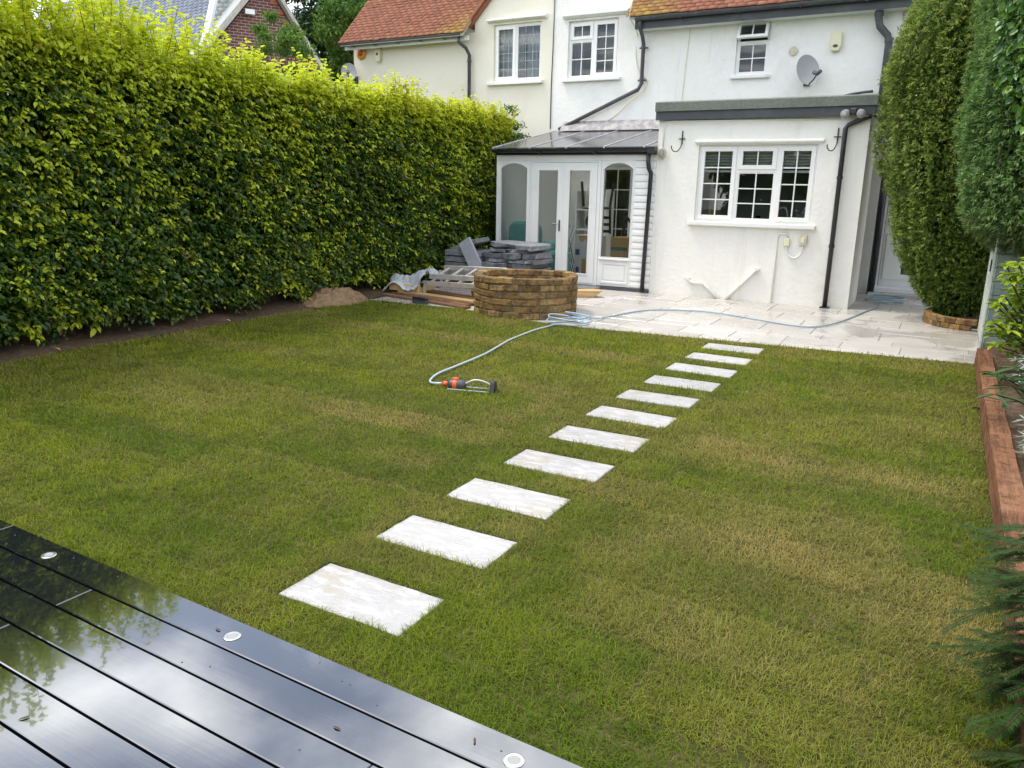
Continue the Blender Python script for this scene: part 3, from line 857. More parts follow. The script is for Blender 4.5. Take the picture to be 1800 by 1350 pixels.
gut = gutter(-12.36, -9.16, 14.26, 4.645, .052, m_grey_iron, nb)
for x in (-12, -11.4, -10.8, -10.2, -9.6):
    MB().box(x - .012, x + .012, 14.20, 14.36, 4.580, 4.592).build('gutter_bracket', m_grey_iron, gut)
dp = pipe('downpipe', [(-9.24, 14.28, 4.60), (-9.24, 14.28, 4.50), (-9.15, 14.42, 4.40), (-9.13, 14.52, 4.28), (-9.13, 14.52, .1)], .036, m_grey_iron, nb)
MB().lathe([(.044, -.02), (.046, 0), (.044, .03)], 12, (-9.13, 14.52, 4.16)).build('collar', m_grey_iron, dp)
l, r = split(*WN, -8.10)
window(nb, *WN, WY + .05, [(*l, 'sash', 3, 6), (r[0], r[1], r[2], r[3], 'fixed', 3, 6)], lead=m_lead)
MB().box(WN[0] - .13, WN[1] + .06, WY - .08, WY + .08, WN[2] - .070, WN[2] - .004).build('window_sill', m_sill, nb, bevel=.008)
MB().prism([(WY, 4.86), (WY - .03, 4.86), (WY - .09, 4.89), (WY - .09, 4.92), (WY, 4.95)], 'x', WN[0] - .12, WN[1] + .12).build('drip_mould', m_sill, nb)
room(nb, -8.95, -7.3, WY + .251, WY + 2.4, 2.8, 4.97, m_dark_room)
curtain('curtain', -8.58, -8.06, WY + .33, 3.6, 4.9, m_lace, 'pale blue curtain in the left light of the cream house window', 6)
curtain('curtain', -7.99, -7.50, WY + .33, 3.6, 4.9, m_lace, 'pale blue curtain in the right light of the cream house window', 6)
# party line cable
pipe('wall_cable', [(-7.24, WY - .012, 5.2), (-7.245, WY - .012, 4.4), (-7.26, WY - .012, 3.6), (-7.255, WY - .012, 2.8)], .009, m_grey_iron, nb)
# things on the neighbour wall
s = thing('sun_ornament', 'round orange sun ornament on the cream house wall', 'ornament', (-12.02, WY - .03, 4.38))
Mx = Matrix.Rotation(R(90), 3, 'X')
MB().lathe([(0, 0), (.12, 0), (.14, .02), (.12, .035), (.06, .05), (0, .055)], 24, (-12.02, WY - .004, 4.50), Mx).build('disc', m_sunface, s, smooth=True)
MB().lathe([(.055, .0), (.07, .02), (.055, .03)], 18, (-12.02, WY - .045, 4.50), Mx).build('ring', mat('dark_glaze', (.35, .10, .02), .4), s, smooth=True)
t = thing('alarm_box', 'cream plastic sounder box on the cream house wall', 'alarm box', (-11.52, WY - .05, 4.3))
MB().prism([(-11.59, 4.34), (-11.56, 4.28), (-11.48, 4.28), (-11.45, 4.34), (-11.45, 4.54), (-11.48, 4.60), (-11.56, 4.60), (-11.59, 4.54)], 'y', WY - .09, WY - .002).build('case', m_cream_pl, t, bevel=.012)
MB().lathe([(0, 0), (.028, 0), (.028, .01), (0, .012)], 14, (-11.52, WY - .09, 4.44), Mx).build('sounder', m_dgrey, t)

def dish(name, c, r, aim, label, m):
    t = thing(name, label, 'satellite dish', c)
    q = Vector(aim).normalized().to_track_quat('Z', 'Y').to_matrix()
    prof = [(r * k / 7, .22 * r * (k / 7) ** 2) for k in range(8)] + [(r * 1.02, .22 * r + .004), (r, .22 * r - .012)] + [(r * k / 7, .22 * r * (k / 7) ** 2 - .010) for k in range(6, -1, -1)]
    me = MB()
    vs = []
    n = 28
    for rr, z in prof:
        for k in range(n):
            a = 2 * math.pi * k / n
            vs.append(Vector(c) + q @ Vector((rr * .88 * math.cos(a), rr * 1.08 * math.sin(a), z)))
    me.add(vs, [(i * n + k, i * n + (k + 1) % n, (i + 1) * n + (k + 1) % n, (i + 1) * n + k) for i in range(len(prof) - 1) for k in range(n)])
    me.build('reflector', m, t, smooth=True)
    foot = Vector(c) + q @ Vector((0, -r * 1.0, .05))
    head = Vector(c) + q @ Vector((0, -r * .75, r * 1.25))
    MB().tube([foot, (foot + head) / 2 + Vector((0, 0, -.02)), head], .012, 8).build('arm', m_grey_iron, t)
    ln = MB().tube([head + q @ Vector((0, .0, .09)), head, head - q @ Vector((0, -.06, .08))], [.03, .03, .036], 10).build('receiver', m_grey_iron, t)
    MB().tube([Vector(c) - q @ Vector((0, 0, .02)), Vector((c[0] - .02, WY - .02, c[2] - .12))], .02, 8).build('mount', m_grey_iron, t)
    MB().box(c[0] - .07, c[0] + .03, WY - .02, WY - .002, c[2] - .20, c[2] - .04).build('wall_plate', m_grey_iron, t)
    return t
dish('satellite_dish', (-2.42, WY - .28, 3.60), .235, (.62, -.72, .30), 'grey oval satellite dish on the white wall above the flat roof', m_dish)
dish('satellite_dish', (-12.17, WY - .28, 4.06), .19, (.55, -.75, .35), 'small grey satellite dish peeping over the hedge by the cream house', m_dish)
t = thing('alarm_box', 'cream burglar alarm box high on the white wall', 'alarm box', (-2.04, WY - .05, 3.91))
MB().prism([(-2.13, 4.00), (-2.10, 3.92), (-1.98, 3.92), (-1.95, 4.00), (-1.95, 4.20), (-1.99, 4.23), (-2.09, 4.23), (-2.13, 4.20)], 'y', WY - .085, WY - .002).build('case', m_cream_pl, t, bevel=.015)
MB().lathe([(0, 0), (.042, 0), (.036, .014), (0, .016)], 16, (-2.04, WY - .083, 4.00), Matrix.Rotation(R(90), 3, 'X') @ Matrix.Scale(.6, 3, (0, 1, 0))).build('strobe', m_dgrey, t)
t = MB().lathe([(0, 0), (.072, 0), (.075, .012), (.05, .02), (0, .018)], 22, (-2.71, WY - .002, 3.97), Mx).build('wall_vent', m_box_grey, smooth=False)
tag(t, 'round beige vent cover between bathroom window and alarm box', 'vent')
t = MB().lathe([(0, 0), (.035, 0), (.035, .05), (.02, .09), (0, .09)], 14, (-2.66, WY - .002, 3.13), Matrix.Rotation(R(90), 3, 'X')).build('security_camera', m_upvc_dirty, smooth=True)
tag(t, 'tiny white wall camera just above the flat roof', 'camera')
pipe_o = MB().tube([(-4.52, WY - .01, 4.5), (-4.56, WY - .01, 3.9), (-4.60, WY - .01, 3.05), (-4.6, WY - .01, 2.95)], .007, 6).build('wall_cable', m_cream_pl)
tag(pipe_o, 'thin cable running down the white wall left of the bathroom window', 'cable')
pipe_o = MB().tube(smooth_path([(-5.46, 14.2, 5.05), (-5.50, 14.15, 4.8), (-5.53, 14.22, 4.64), (-5.52, WY - .012, 4.44), (-5.53, WY - .012, 4.1), (-5.45, WY - .012, 3.8), (-5.27, WY - .012, 3.62), (-5.33, WY - .012, 3.45), (-5.6, WY - .012, 3.25), (-5.9, WY - .012, 3.0), (-6.2, WY - .012, 2.86)], 5), .008, 6).build('aerial_cable', m_cream_pl)
tag(pipe_o, 'pale aerial cable looping from the roof past the grey downpipe', 'cable')

# ================================================================== EXTENSION
EX0, EX1, EY = -4.19, -1.15, 12.25
ext = thing('kitchen_extension', 'white single-storey extension with flat green felt roof', 'extension', (-2.67, 13.4, 0))
KW = (-3.53, -1.79, 1.19, 2.33)
cells(EX0, EX1, -.06, 2.72, EY, EY + .25, [KW]).build('front_wall', m_ext, ext)
cells(EY + .25, 13.44, -.06, 2.72, EX1 - .25, EX1, [], swap=True).build('side_wall', m_ext, ext)
cells(EY + .25, WY - .001, -.06, 2.72, EX0, EX0 + .25, [], swap=True).build('side_wall', m_ext, ext)
cells(13.44, WY - .001, -.06, 2.72, EX1 - .33, EX1 - .12, [(13.54, 14.36, .0, 2.05)], swap=True).build('side_wall', m_ext, ext)
# porch post and a navy panel painted for the shade inside the side doorway
MB().box(EX1 - .11, EX1 - .03, 13.45, 13.53, 0, 2.60).build('door_post', m_upvc, ext, bevel=.004)
MB().box(EX1 - .30, EX1 - .24, 13.55, 14.35, .02, 2.04).build('doorway_shade', m_inner_dark, ext)
MB().lathe([(.058, .0), (.058, 2.1)], 14, (-1.03, 14.46, 0)).build('soil_pipe', m_black, ext, smooth=True)
t = thing('bulkhead_lamp', 'black wall lamp beside the recessed side door', 'lamp', (-1.08, 14.5, 2.05))
MB().box(-1.16, -1.00, 14.47, 14.598, 2.08, 2.20).build('case', m_black, t, bevel=.02)
MB().box(-1.14, -1.02, 14.452, 14.47, 2.10, 2.18).build('lens', m_dgrey, t, bevel=.008)
MB().box(EX0 - .03, EX1 + .05, EY - .05, WY - .002, 2.725, 2.90).build('roof_deck', m_fascia, ext)
MB().box(EX0 - .035, EX1 + .055, EY - .085, EY - .051, 2.70, 2.83).build('fascia', m_fascia, ext, bevel=.003)
MB().prism([(EY - .115, 2.825), (EY - .090, 2.825), (EY - .088, 2.905), (EY + .1, 2.935), (WY - .003, 2.96), (WY - .003, 2.985), (EY + .05, 2.985), (EY - .09, 2.965), (EY - .118, 2.95)], 'x', EX0 - .04, EX1 + .07).build('roof_felt', m_felt, ext)
MB().box(EX0 + .25, EX1 - .25, EY + .25, WY - .001, -.02, .02).build('floor', m_dark_room, ext)
lights = [(-3.485, -2.965, 1.235, 2.285, 'sash', 2, 4), (-2.91, -2.375, 1.235, 1.93, 'fixed', 2, 3), (-2.91, -2.375, 1.985, 2.285, 'sash', 2, 1), (-2.32, -1.835, 1.235, 2.285, 'sash', 2, 4)]
window(ext, *KW, EY + .05, lights)
MB().box(KW[0] - .08, KW[1] + .08, EY - .075, EY + .08, KW[2] - .065, KW[2] - .003).build('window_sill', m_sill, ext, bevel=.008)
MB().prism([(EY, 2.345), (EY - .02, 2.345), (EY - .055, 2.365), (EY - .055, 2.385), (EY, 2.405)], 'x', KW[0] - .05, KW[1] + .07).build('drip_mould', m_sill, ext)
for (a, b, n, nm) in ((-3.46, -2.98, 7, 'left'), (-2.89, -2.39, 7, 'middle'), (-2.30, -1.85, 7, 'right')):
    bl = thing('venetian_blind', 'part-raised pale slatted blind in the %s light of the kitchen window' % nm, 'blind', (a, EY + .2, 1.9), 'kitchen window blinds')
    for k in range(n):
        z = 2.26 - k * .042
        MB().obox(((a + b) / 2, EY + .145, z), ((b - a) / 2, .022, .0016), (R(-38), 0, 0)).build('blind_slat', m_blind, bl)
    MB().box(a, b, EY + .13, EY + .16, 1.93, 1.965).build('bottom_rail', m_blind, bl)
# kitchen behind the panes; its navy back panels are added to darken it
t = thing('dark_back_panels', 'dark panels added behind the extension window to keep the kitchen dim', 'panel', (-2.6, 14.2, .02))
MB().box(-3.9, -1.45, 14.0, 14.59, .021, 2.6).build('carcass', m_inner_dark, t)  # dark block added to hide the bright white back wall
for k in range(4):
    MB().box(-3.88 + k * .61, -3.88 + k * .61 + .59, 13.975, 13.999, .1, 2.5).build('dark_panel', m_inner_dark, t, bevel=.004)
t = MB().box(-3.9, -1.45, EY + .26, EY + .80, .95, 1.0).build('worktop', m_dark_room); tag(t, 'kitchen worktop just inside the extension window', 'worktop')
t = MB().tube(smooth_path([(-2.20, EY + .42, 1.0), (-2.20, EY + .42, 1.32), (-2.26, EY + .42, 1.42), (-2.34, EY + .42, 1.38), (-2.35, EY + .42, 1.30)], 5), .014, 10).build('kitchen_tap', m_chrome, smooth=True); tag(t, 'curved chrome tap behind the right kitchen window', 'tap')
t = MB().lathe([(.0, 0), (.03, 0), (.038, .10), (.034, .10), (.028, .01), (0, .01)], 16, (-2.62, EY + .36, 1.19), None).build('tumbler', m_conglass, smooth=True); tag(t, 'clear tumbler on the inner sill of the middle kitchen window', 'glass')
MB().box(KW[0], KW[1], EY + .25, EY + .45, 1.15, 1.188).build('inner_sill', m_upvc, ext)
t = MB().lathe([(0, 0), (.035, 0), (.035, .13), (.014, .17), (.014, .22), (0, .22)], 14, (-3.38, EY + .36, 1.19)).build('oil_bottle', mat('amber_glass', (.40, .24, .03), .2), smooth=True); tag(t, 'amber bottle in the left corner of the kitchen window', 'bottle')
t = thing('pendant_lamp', 'pale pendant lampshade seen through the right kitchen window', 'lamp', (-1.98, EY + .9, 1.3))
MB().lathe([(.03, .12), (.11, .0), (.105, .0), (.025, .115)], 18, (-1.98, EY + .9, 1.33)).build('shade', m_roomwhite, t)
MB().tube([(-1.98, EY + .9, 1.44), (-1.98, EY + .9, 2.7)], .005, 6).build('flex', m_upvc, t)

room(ext, EX0 + .252, EX1 - .335, EY + .252, 13.97, .021, 2.715, m_dark_room)
# pipes and fittings on the extension
c1 = pipe('conduit', [(-4.10, EY - .012, 2.28), (-4.10, EY - .012, 2.665), (-4.06, EY - .012, 2.69), (-1.55, EY - .012, 2.66)], .011, m_upvc, ext)
dp = pipe('downpipe', [(-1.14, EY - .06, 2.69), (-1.20, EY - .06, 2.67), (-1.42, EY - .06, 2.575), (-1.455, EY - .06, 2.53), (-1.455, EY - .06, .02)], .034, m_black, ext)
for z in (1.86, .9):
    MB().lathe([(.041, -.02), (.042, 0), (.041, .025)], 12, (-1.455, EY - .06, z)).build('collar', m_black, dp)
MB().box(-1.52, -1.39, EY - .12, EY - .003, -.005, .02).build('drain_shoe', m_black, dp)
pipe('waste_pipe', [(-3.55, EY - .03, .30), (-3.51, EY - .03, .24), (-3.42, EY - .03, .225), (-3.32, EY - .03, .235), (-3.29, EY - .03, .215), (-2.98, EY - .03, -.03)], .024, m_ext, ext)
pipe('waste_pipe', [(-2.48, EY - .03, .51), (-2.95, EY - .03, -.02)], .026, m_ext, ext)
for p in ((-3.55, .30), (-3.32, .235), (-2.48, .51)):
    MB().obox((p[0], EY - .03, p[1]), (.032, .03, .026), (0, R(35), 0)).build('pipe_collar', m_ext, ext, bevel=.006)
pipe('conduit', [(-2.23, EY - .012, -.01), (-2.23, EY - .012, 1.02), (-2.21, EY - .012, 1.045), (-2.09, EY - .012, 1.045), (-2.085, EY - .012, .98)], .012, m_ext, ext)
t = MB().box(-2.125, -2.045, EY - .055, EY - .002, .87, .985).build('socket_box', m_cream_pl, bevel=.008); tag(t, 'small cream junction box on the conduit under the kitchen window', 'socket')
t = thing('outdoor_socket', 'rust-stained metal socket box right of the cream junction box', 'socket', (-1.86, EY - .03, .89))
MB().box(-1.915, -1.805, EY - .06, EY - .002, .89, 1.045).build('case', m_box_grey, t, bevel=.006)
MB().box(-1.885, -1.835, EY - .068, EY - .06, .93, 1.01).build('switch_plate', m_cream_pl, t, bevel=.004)
t = MB().tube(smooth_path([(-2.085, EY - .03, .87), (-2.07, EY - .03, .76), (-1.97, EY - .03, .70), (-1.88, EY - .03, .76), (-1.86, EY - .03, .89)], 6), .012, 8).build('power_cable', m_upvc_dirty, smooth=True); tag(t, 'drooping white cable between the two wall boxes', 'cable')
for (x, lb) in ((-3.80, 'black iron hanging-basket hook left of the kitchen window'), (-1.55, 'black iron hanging-basket hook right of the kitchen window')):
    t = thing('basket_hook', lb, 'hook', (x, EY - .02, 2.2), 'wall hooks beside the kitchen window')
    MB().box(x - .008, x + .008, EY - .016, EY - .002, 2.34, 2.54).build('back_plate', m_black, t)
    MB().bar((x - .05, EY - .02, 2.42), (x + .05, EY - .02, 2.42), .010, .014).build('cross_bar', m_black, t)
    MB().tube(smooth_path([(x, EY - .02, 2.36), (x - .005, EY - .05, 2.30), (x - .035, EY - .10, 2.235), (x - .075, EY - .16, 2.23), (x - .10, EY - .2, 2.27), (x - .10, EY - .21, 2.31)], 4), .008, 8).build('hook_arm', m_black, t, smooth=True)
t = thing('bulkhead_lamp', 'oval caged bulkhead lamp on the wall corner beside the conservatory', 'lamp', (-4.10, EY - .03, 2.13))
def oval(cx, cz, a, b, n=22): return [(cx + a * math.cos(2 * math.pi * k / n), cz + b * math.sin(2 * math.pi * k / n)) for k in range(n)]
MB().prism(oval(-4.10, 2.21, .055, .085), 'y', EY - .035, EY - .002).build('back_plate', m_box_grey, t)
MB().prism(oval(-4.10, 2.21, .040, .068), 'y', EY - .085, EY - .0355).build('lens', m_lamp, t, bevel=.012)
MB().tube([(-4.10 + .046 * math.cos(a), EY - .062, 2.21 + .075 * math.sin(a)) for a in [2 * math.pi * k / 20 for k in range(21)]], .006, 6).build('cage', m_box_grey, t)
for (x, lb, yw) in ((-1.47, 'left of the paired round floodlights under the felt roof', -.15), (-1.26, 'right of the paired round floodlights under the felt roof', .25)):
    t = thing('floodlight', lb, 'floodlight', (x, EY - .15, 2.62), 'floodlights on the extension corner')
    q = Vector((yw, -1, -.35)).normalized().to_track_quat('Z', 'Y').to_matrix()
    c = Vector((x, EY - .20, 2.705))
    MB().lathe([(.02, -.12), (.045, -.08), (.058, -.02), (.06, .0), (.054, .004)], 20, c, q).build('housing', m_dish, t, smooth=True)
    MB().lathe([(0, .006), (.050, .006), (.047, .012), (0, .016)], 20, c, q).build('lens', m_lamp, t, smooth=True)
    MB().tube([c - q @ Vector((0, 0, .09)), (x + .05 if x < -1.35 else x - .06, EY - .10, 2.75), ((-1.37), EY - .04, 2.74)], .016, 8).build('bracket', m_black, t)
t = MB().box(-1.42, -1.32, EY - .17, EY - .086, 2.70, 2.79).build('motion_sensor', m_black, bevel=.02); tag(t, 'black motion sensor between the two floodlights', 'sensor')

# ================================================================== CONSERVATORY
CY = 12.25
CX0, CX1 = -7.12, -4.195
con = thing('conservatory', 'white lean-to conservatory with glazed double doors', 'conservatory', (-5.65, 13.4, 0))
def arch(x0, x1, zs, zt, n=10):
    """points of a shallow arch from right to left"""
    return [(x1 + (x0 - x1) * k / n, zs + (zt - zs) * math.sin(math.pi * k / n) ** .8) for k in range(n + 1)]
def arch_frame(name, X0, X1, Z0, Z1, x0, x1, z0, zs, zt):
    """frame with an arched opening built of strips"""
    mb = MB()
    mb.box(X0, x0, CY, CY + .07, Z0, Z1); mb.box(x1, X1, CY, CY + .07, Z0, Z1)
    mb.box(x0, x1, CY, CY + .07, Z0, z0)
    ap = arch(x0, x1, zs, zt)
    mb.prism(ap + [(x0, Z1), (x1, Z1)], 'y', CY, CY + .07)
    o = mb.build(name, m_upvc, con)
    ap2 = [(x1 + .004, z0 - .004)] + [(a, b + .003) for a, b in ap] + [(x0 - .004, z0 - .004)]
    MB().prism(ap2, 'y', CY + .03, CY + .034).build('pane', m_conglass, o)
    rim = [(x1, z0)] + ap + [(x0, z0)]
    MB().tube([(a, CY - .004, b) for a, b in rim + [rim[0]]], .008, 6).build('glazing_bead', m_upvc_dirty, o)
    return o
fl = arch_frame('fixed_light', CX0, -6.45, .06, 2.10, -7.03, -6.50, .55, 1.97, 2.06)
fr_ = arch_frame('fixed_light', -5.125, -4.535, .06, 2.10, -5.08, -4.57, .54, 1.97, 2.07)
cells(-5.075, -4.575, .10, .46, CY - .012, CY - .0005, [(-5.03, -4.62, .14, .42)]).build('kick_panel', m_upvc, con, bevel=.004)
MB().box(-5.01, -4.64, CY - .010, CY - .0006, .16, .40).build('kick_panel', m_upvc, con, bevel=.006)
MB().box(-5.10, -4.55, CY - .03, CY - .0005, .495, .525).build('cill', m_upvc, con, bevel=.004)
MB().box(CX0, CX1, CY - .005, CY + .08, 2.101, 2.225).build('header', m_upvc, con, bevel=.004)
cells(-6.445, -5.13, .05, 2.10, CY - .004, CY + .075, [(-6.405, -5.19, .075, 2.07)]).build('door_frame', m_upvc, con, bevel=.003)
MB().box(-6.22, -5.48, CY - .02, CY - .0045, 2.075, 2.095).build('trickle_vent', m_upvc, con)
for (a, b, pa, pb, hs) in ((-6.402, -5.801, -6.27, -5.91, 1), (-5.799, -5.193, -5.69, -5.32, 0)):
    d = cells(a, b, .078, 2.067, CY - .012, CY + .05, [(pa, pb, .235, 1.94)]).build('door_leaf', m_upvc, con, bevel=.003)
    cells(pa - .02, pb + .02, .215, 1.96, CY - .019, CY - .0125, [(pa, pb, .235, 1.94)]).build('glazing_bead', m_upvc, d)
    MB().box(pa - .005, pb + .005, CY + .015, CY + .019, .23, 1.945).build('pane', m_conglass, d)
    if hs:
        MB().box(-5.872, -5.842, CY - .022, CY - .0125, .93, 1.12).build('handle_plate', m_grey_iron, d, bevel=.004)
        MB().tube([(-5.857, CY - .02, 1.06), (-5.857, CY - .06, 1.06), (-5.97, CY - .065, 1.055)], .010, 8).build('handle', m_chrome, d)
# lapped cladding at the right
MB().box(-4.535, CX1, CY + .012, CY + .07, .05, 2.10).build('cladding_back', m_upvc, con)
nb_ = 19
for k in range(nb_):
    z0 = .065 + k * (2.03 / nb_); hh = 2.03 / nb_
    MB().prism([(CY + .0115, z0), (CY - .010, z0), (CY - .013, z0 + .010), (CY - .012, z0 + hh * .45), (CY - .006, z0 + hh * .80), (CY + .002, z0 + hh * .97), (CY + .0115, z0 + hh * .985)], 'x', -4.53, CX1 + .002).build('cladding_board', m_upvc, con)
MB().box(CX0 - .01, CX1 + .0, CY - .05, CY + .10, -.03, .0495).build('plinth', m_fascia, con)
MB().box(-5.55, -5.02, CY - .42, CY - .051, -.02, .045).build('door_step', m_stone, con, bevel=.006)
# left glazed side
cells(CY + .07, WY - .002, .06, 2.3, CX0, CX0 + .06, [], swap=True).build('side_wall', m_roomwhite, con)
# roof
ZA, ZB, YA, YB = 2.30, 2.75, CY - .10, WY - .003
def rz(y): return ZA + (ZB - ZA) * (y - YA) / (YB - YA)
bars = [CX0 - .02, -6.42, -5.74, -5.06, -4.38, CX1 - .0]
rf = MB().prism([(YA + .06, rz(YA + .06) - .05), (YB, rz(YB) - .05), (YB, rz(YB) - .012), (YA + .06, rz(YA + .06) - .012)], 'x', CX0 - .01, CX0 + .05).build('roof_frame', m_upvc, con)
for a, b in zip(bars[:-1], bars[1:]):
    MB().prism([(YA, rz(YA)), (YB, rz(YB)), (YB, rz(YB) + .01), (YA, rz(YA) + .01)], 'x', a + .012, b - .012).build('roof_panel', m_polycarb, con)
for x in bars[:-1]:
    MB().prism([(YA - .01, rz(YA) - .03), (YB, rz(YB) - .03), (YB, rz(YB) + .018), (YA - .01, rz(YA) + .018)], 'x', x - .011, x + .011).build('glazing_bar', m_lead, con)
MB().prism([(WY - .22, rz(WY - .22) + .03), (WY - .20, rz(WY - .2) + .05), (WY - .03, 2.93), (WY - .003, 2.93), (WY - .003, 2.76)], 'x', -6.95, CX1 - .01).build('flashing', m_flash, con)
gut = gutter(CX0 - .02, CX1 + .012, CY - .11, 2.285, .062, m_black, con)
MB().box(CX0, CX1 + .005, CY - .048, CY - .006, 2.19, 2.30).build('fascia', m_black, con)
for x in (-6.2, -5.2):
    MB().box(x - .02, x + .02, CY - .176, CY - .05, 2.205, 2.219).build('gutter_bracket', m_black, gut)
MB().box(CX1 - .10, CX1 + .014, CY - .18, CY - .05, 2.20, 2.30).build('gutter_outlet', m_black, gut)
pipe('downpipe', [(-4.30, CY - .10, 2.22), (-4.30, CY - .09, 2.06), (-4.285, CY - .08, 1.97), (-4.25, CY - .07, 1.90), (-4.255, CY - .065, 1.80), (-4.29, CY - .065, .03)], .034, m_black, con)
MB().box(CX0 + .06, CX1, CY + .08, WY - .001, .0, .055).build('floor', mat('floor_tile', (.55, .53, .50), .5), con)
MB().box(-5.0, CX1 - .001, CY + .1, CY + .2, .05, .1).build('skirting', m_upvc, con)

# ---- things inside the conservatory
t = thing('armchair', 'teal upholstered armchair behind the left conservatory pane', 'armchair', (-6.60, 12.85, .055))
def pad(mb, x0, x1, y0, y1, z0, z1): return mb.box(x0, x1, y0, y1, z0, z1)
MB().prism([(-6.97, .42), (-6.97, .93), (-6.93, 1.02), (-6.84, 1.06), (-6.45, 1.06), (-6.36, 1.0), (-6.33, .9), (-6.33, .42)], 'y', 12.42, 12.58).build('backrest', m_teal, t, bevel=.04)
MB().box(-6.95, -6.30, 12.56, 13.18, .28, .50).build('seat', m_teal, t, bevel=.05)
MB().box(-7.02, -6.90, 12.50, 13.18, .25, .72).build('arm', m_teal, t, bevel=.045)
MB().box(-6.34, -6.22, 12.50, 13.18, .25, .72).build('arm', m_teal, t, bevel=.045)
for (a, b) in ((-6.93, 12.55), (-6.35, 12.55), (-6.93, 13.1), (-6.35, 13.1)):
    MB().lathe([(.02, .0), (.028, .2)], 10, (a, b, .055)).build('leg', m_black, t)
t = thing('footstool', 'low teal padded stool behind the left door leaf', 'footstool', (-6.1, 12.75, .055))
MB().box(-6.38, -5.93, 12.48, 12.98, .14, .56).build('seat', m_teal, t, bevel=.06)
MB().box(-6.35, -5.97, 12.50, 12.95, .056, .14).build('base', m_black, t)
t = thing('shelf_unit', 'white open shelf unit seen through the right door leaf', 'shelves', (-6.0, 14.3, .055))
MB().box(-6.45, -6.41, 14.15, 14.55, .056, 1.62).build('side_panel', m_roomwhite, t)
MB().box(-5.83, -5.79, 14.15, 14.55, .056, 1.62).build('side_panel', m_roomwhite, t)
for z in (.1, .48, .86, 1.24, 1.60):
    MB().box(-6.409, -5.831, 14.15, 14.55, z, z + .03).build('shelf', m_roomwhite, t)
t = thing('cardboard_box', 'white carton with brown tape behind the right door leaf', 'box', (-5.50, 12.75, .055))
MB().box(-5.70, -5.30, 12.55, 12.93, .056, .46).build('carton', m_cardw, t, bevel=.004)
MB().box(-5.55, -5.47, 12.547, 12.549, .06, .46).build('tape', m_tape, t)
MB().prism(oval(-5.63, .27, .035, .05, 14), 'y', 12.546, 12.549).build('print', m_ink, t)
t = thing('cardboard_box', 'upper white carton with torn brown corners behind the right door leaf', 'box', (-5.48, 12.75, .461))
MB().box(-5.70, -5.26, 12.56, 12.92, .462, .86).build('carton', m_cardw, t, bevel=.004)
MB().prism([(-5.62, .86), (-5.62, .78), (-5.56, .74), (-5.50, .80), (-5.44, .70), (-5.42, .86)], 'y', 12.555, 12.558).build('tape', m_tape, t)
MB().prism(oval(-5.33, .60, .05, .07, 14), 'y', 12.555, 12.558).build('print', m_ink, t)
MB().box(-5.68, -5.60, 12.555, 12.558, .52, .62).build('print', m_ink, t)
t = thing('cardboard_box', 'brown cardboard box behind the right arched pane', 'box', (-4.78, 12.62, .50))
MB().box(-4.98, -4.56, 12.44, 12.80, .505, .86).build('carton', m_card, t, bevel=.004)
MB().box(-4.97, -4.68, 12.436, 12.439, .64, .70).build('print', m_inkg, t)
MB().box(-4.79, -4.75, 12.436, 12.439, .51, .64).build('tape', m_tape, t)
t = MB().box(-5.06, -4.50, 12.40, 12.86, .056, .50).build('plinth_chest', m_cardw, bevel=.01); tag(t, 'pale chest under the brown cardboard box', 'chest')
def chair(x, y, z, label, flip):
    t = thing('dining_chair', label, 'chair', (x, y, z))
    s = -1 if flip else 1
    zz = lambda h: z + (h if not flip else .9 - h)
    MB().box(x - .21, x + .21, y - .2, y + .2, min(zz(.43), zz(.47)), max(zz(.43), zz(.47))).build('seat', m_black, t, bevel=.01)
    for a in (-1, 1):
        for b in (-1, 1):
            MB().bar((x + a * .18, y + b * .17, zz(.43)), (x + a * .22, y + b * .20, zz(0)), .035, .035, (0, 1, 0)).build('leg', m_black, t)
        MB().bar((x + a * .18, y + .18, zz(.47)), (x + a * .17, y + .26, zz(.9)), .035, .03, (0, 1, 0)).build('back_post', m_black, t)
    for h in (.62, .74, .86):
        MB().bar((x - .17, y + .22, zz(h)), (x + .17, y + .22, zz(h)), .05, .016, (0, 1, 0)).build('back_rail', m_black, t)
chair(-5.52, 13.05, .87, 'black chair turned upside down on the cartons', True)
t = thing('exercise_bike', 'black folded exercise frame behind the right arched pane', 'exercise bike', (-4.9, 13.3, .055))
MB().tube([(-5.2, 13.3, .1), (-5.05, 13.3, 1.2)], .03, 8).build('upright', m_black, t)
MB().tube([(-5.06, 13.3, 1.18), (-4.62, 13.25, .8)], .028, 8).build('main_tube', m_black, t)
MB().tube([(-5.2, 13.3, .55), (-4.66, 13.25, .82)], .028, 8).build('main_tube', m_black, t)
MB().lathe([(.0, -.03), (.2, -.03), (.21, 0), (.2, .03), (0, .03)], 20, (-5.05, 13.3, .62), Mx).build('flywheel', m_black, t)
MB().box(-4.72, -4.5, 13.15, 13.35, .80, .86).build('saddle', m_black, t, bevel=.02)
for y in (13.1, 13.5): MB().box(-5.3, -4.5, y, y + .05, .056, .1).build('foot', m_black, t)
t = thing('drying_rack', 'blue folded drying rack behind the left door leaf', 'drying rack', (-6.15, 13.2, .055))
for k in range(4):
    MB().tube([(-6.42 + k * .07, 13.1, .06), (-6.18 + k * .07, 13.25, 1.0)], .008, 6).build('rail', m_hose, t)
    MB().tube([(-6.0 + k * .04, 13.1, .06), (-6.32 + k * .04, 13.25, 1.0)], .008, 6).build('rail', m_dgrey, t)
t = thing('desk_fan', 'small dark fan standing behind the left door leaf', 'fan', (-6.05, 13.6, .86))
MB().lathe([(0, -.05), (.12, -.04), (.14, 0), (.12, .04), (0, .05)], 18, (-6.12, 14.25, 1.03), Mx).build('fan_cage', m_dgrey, t)
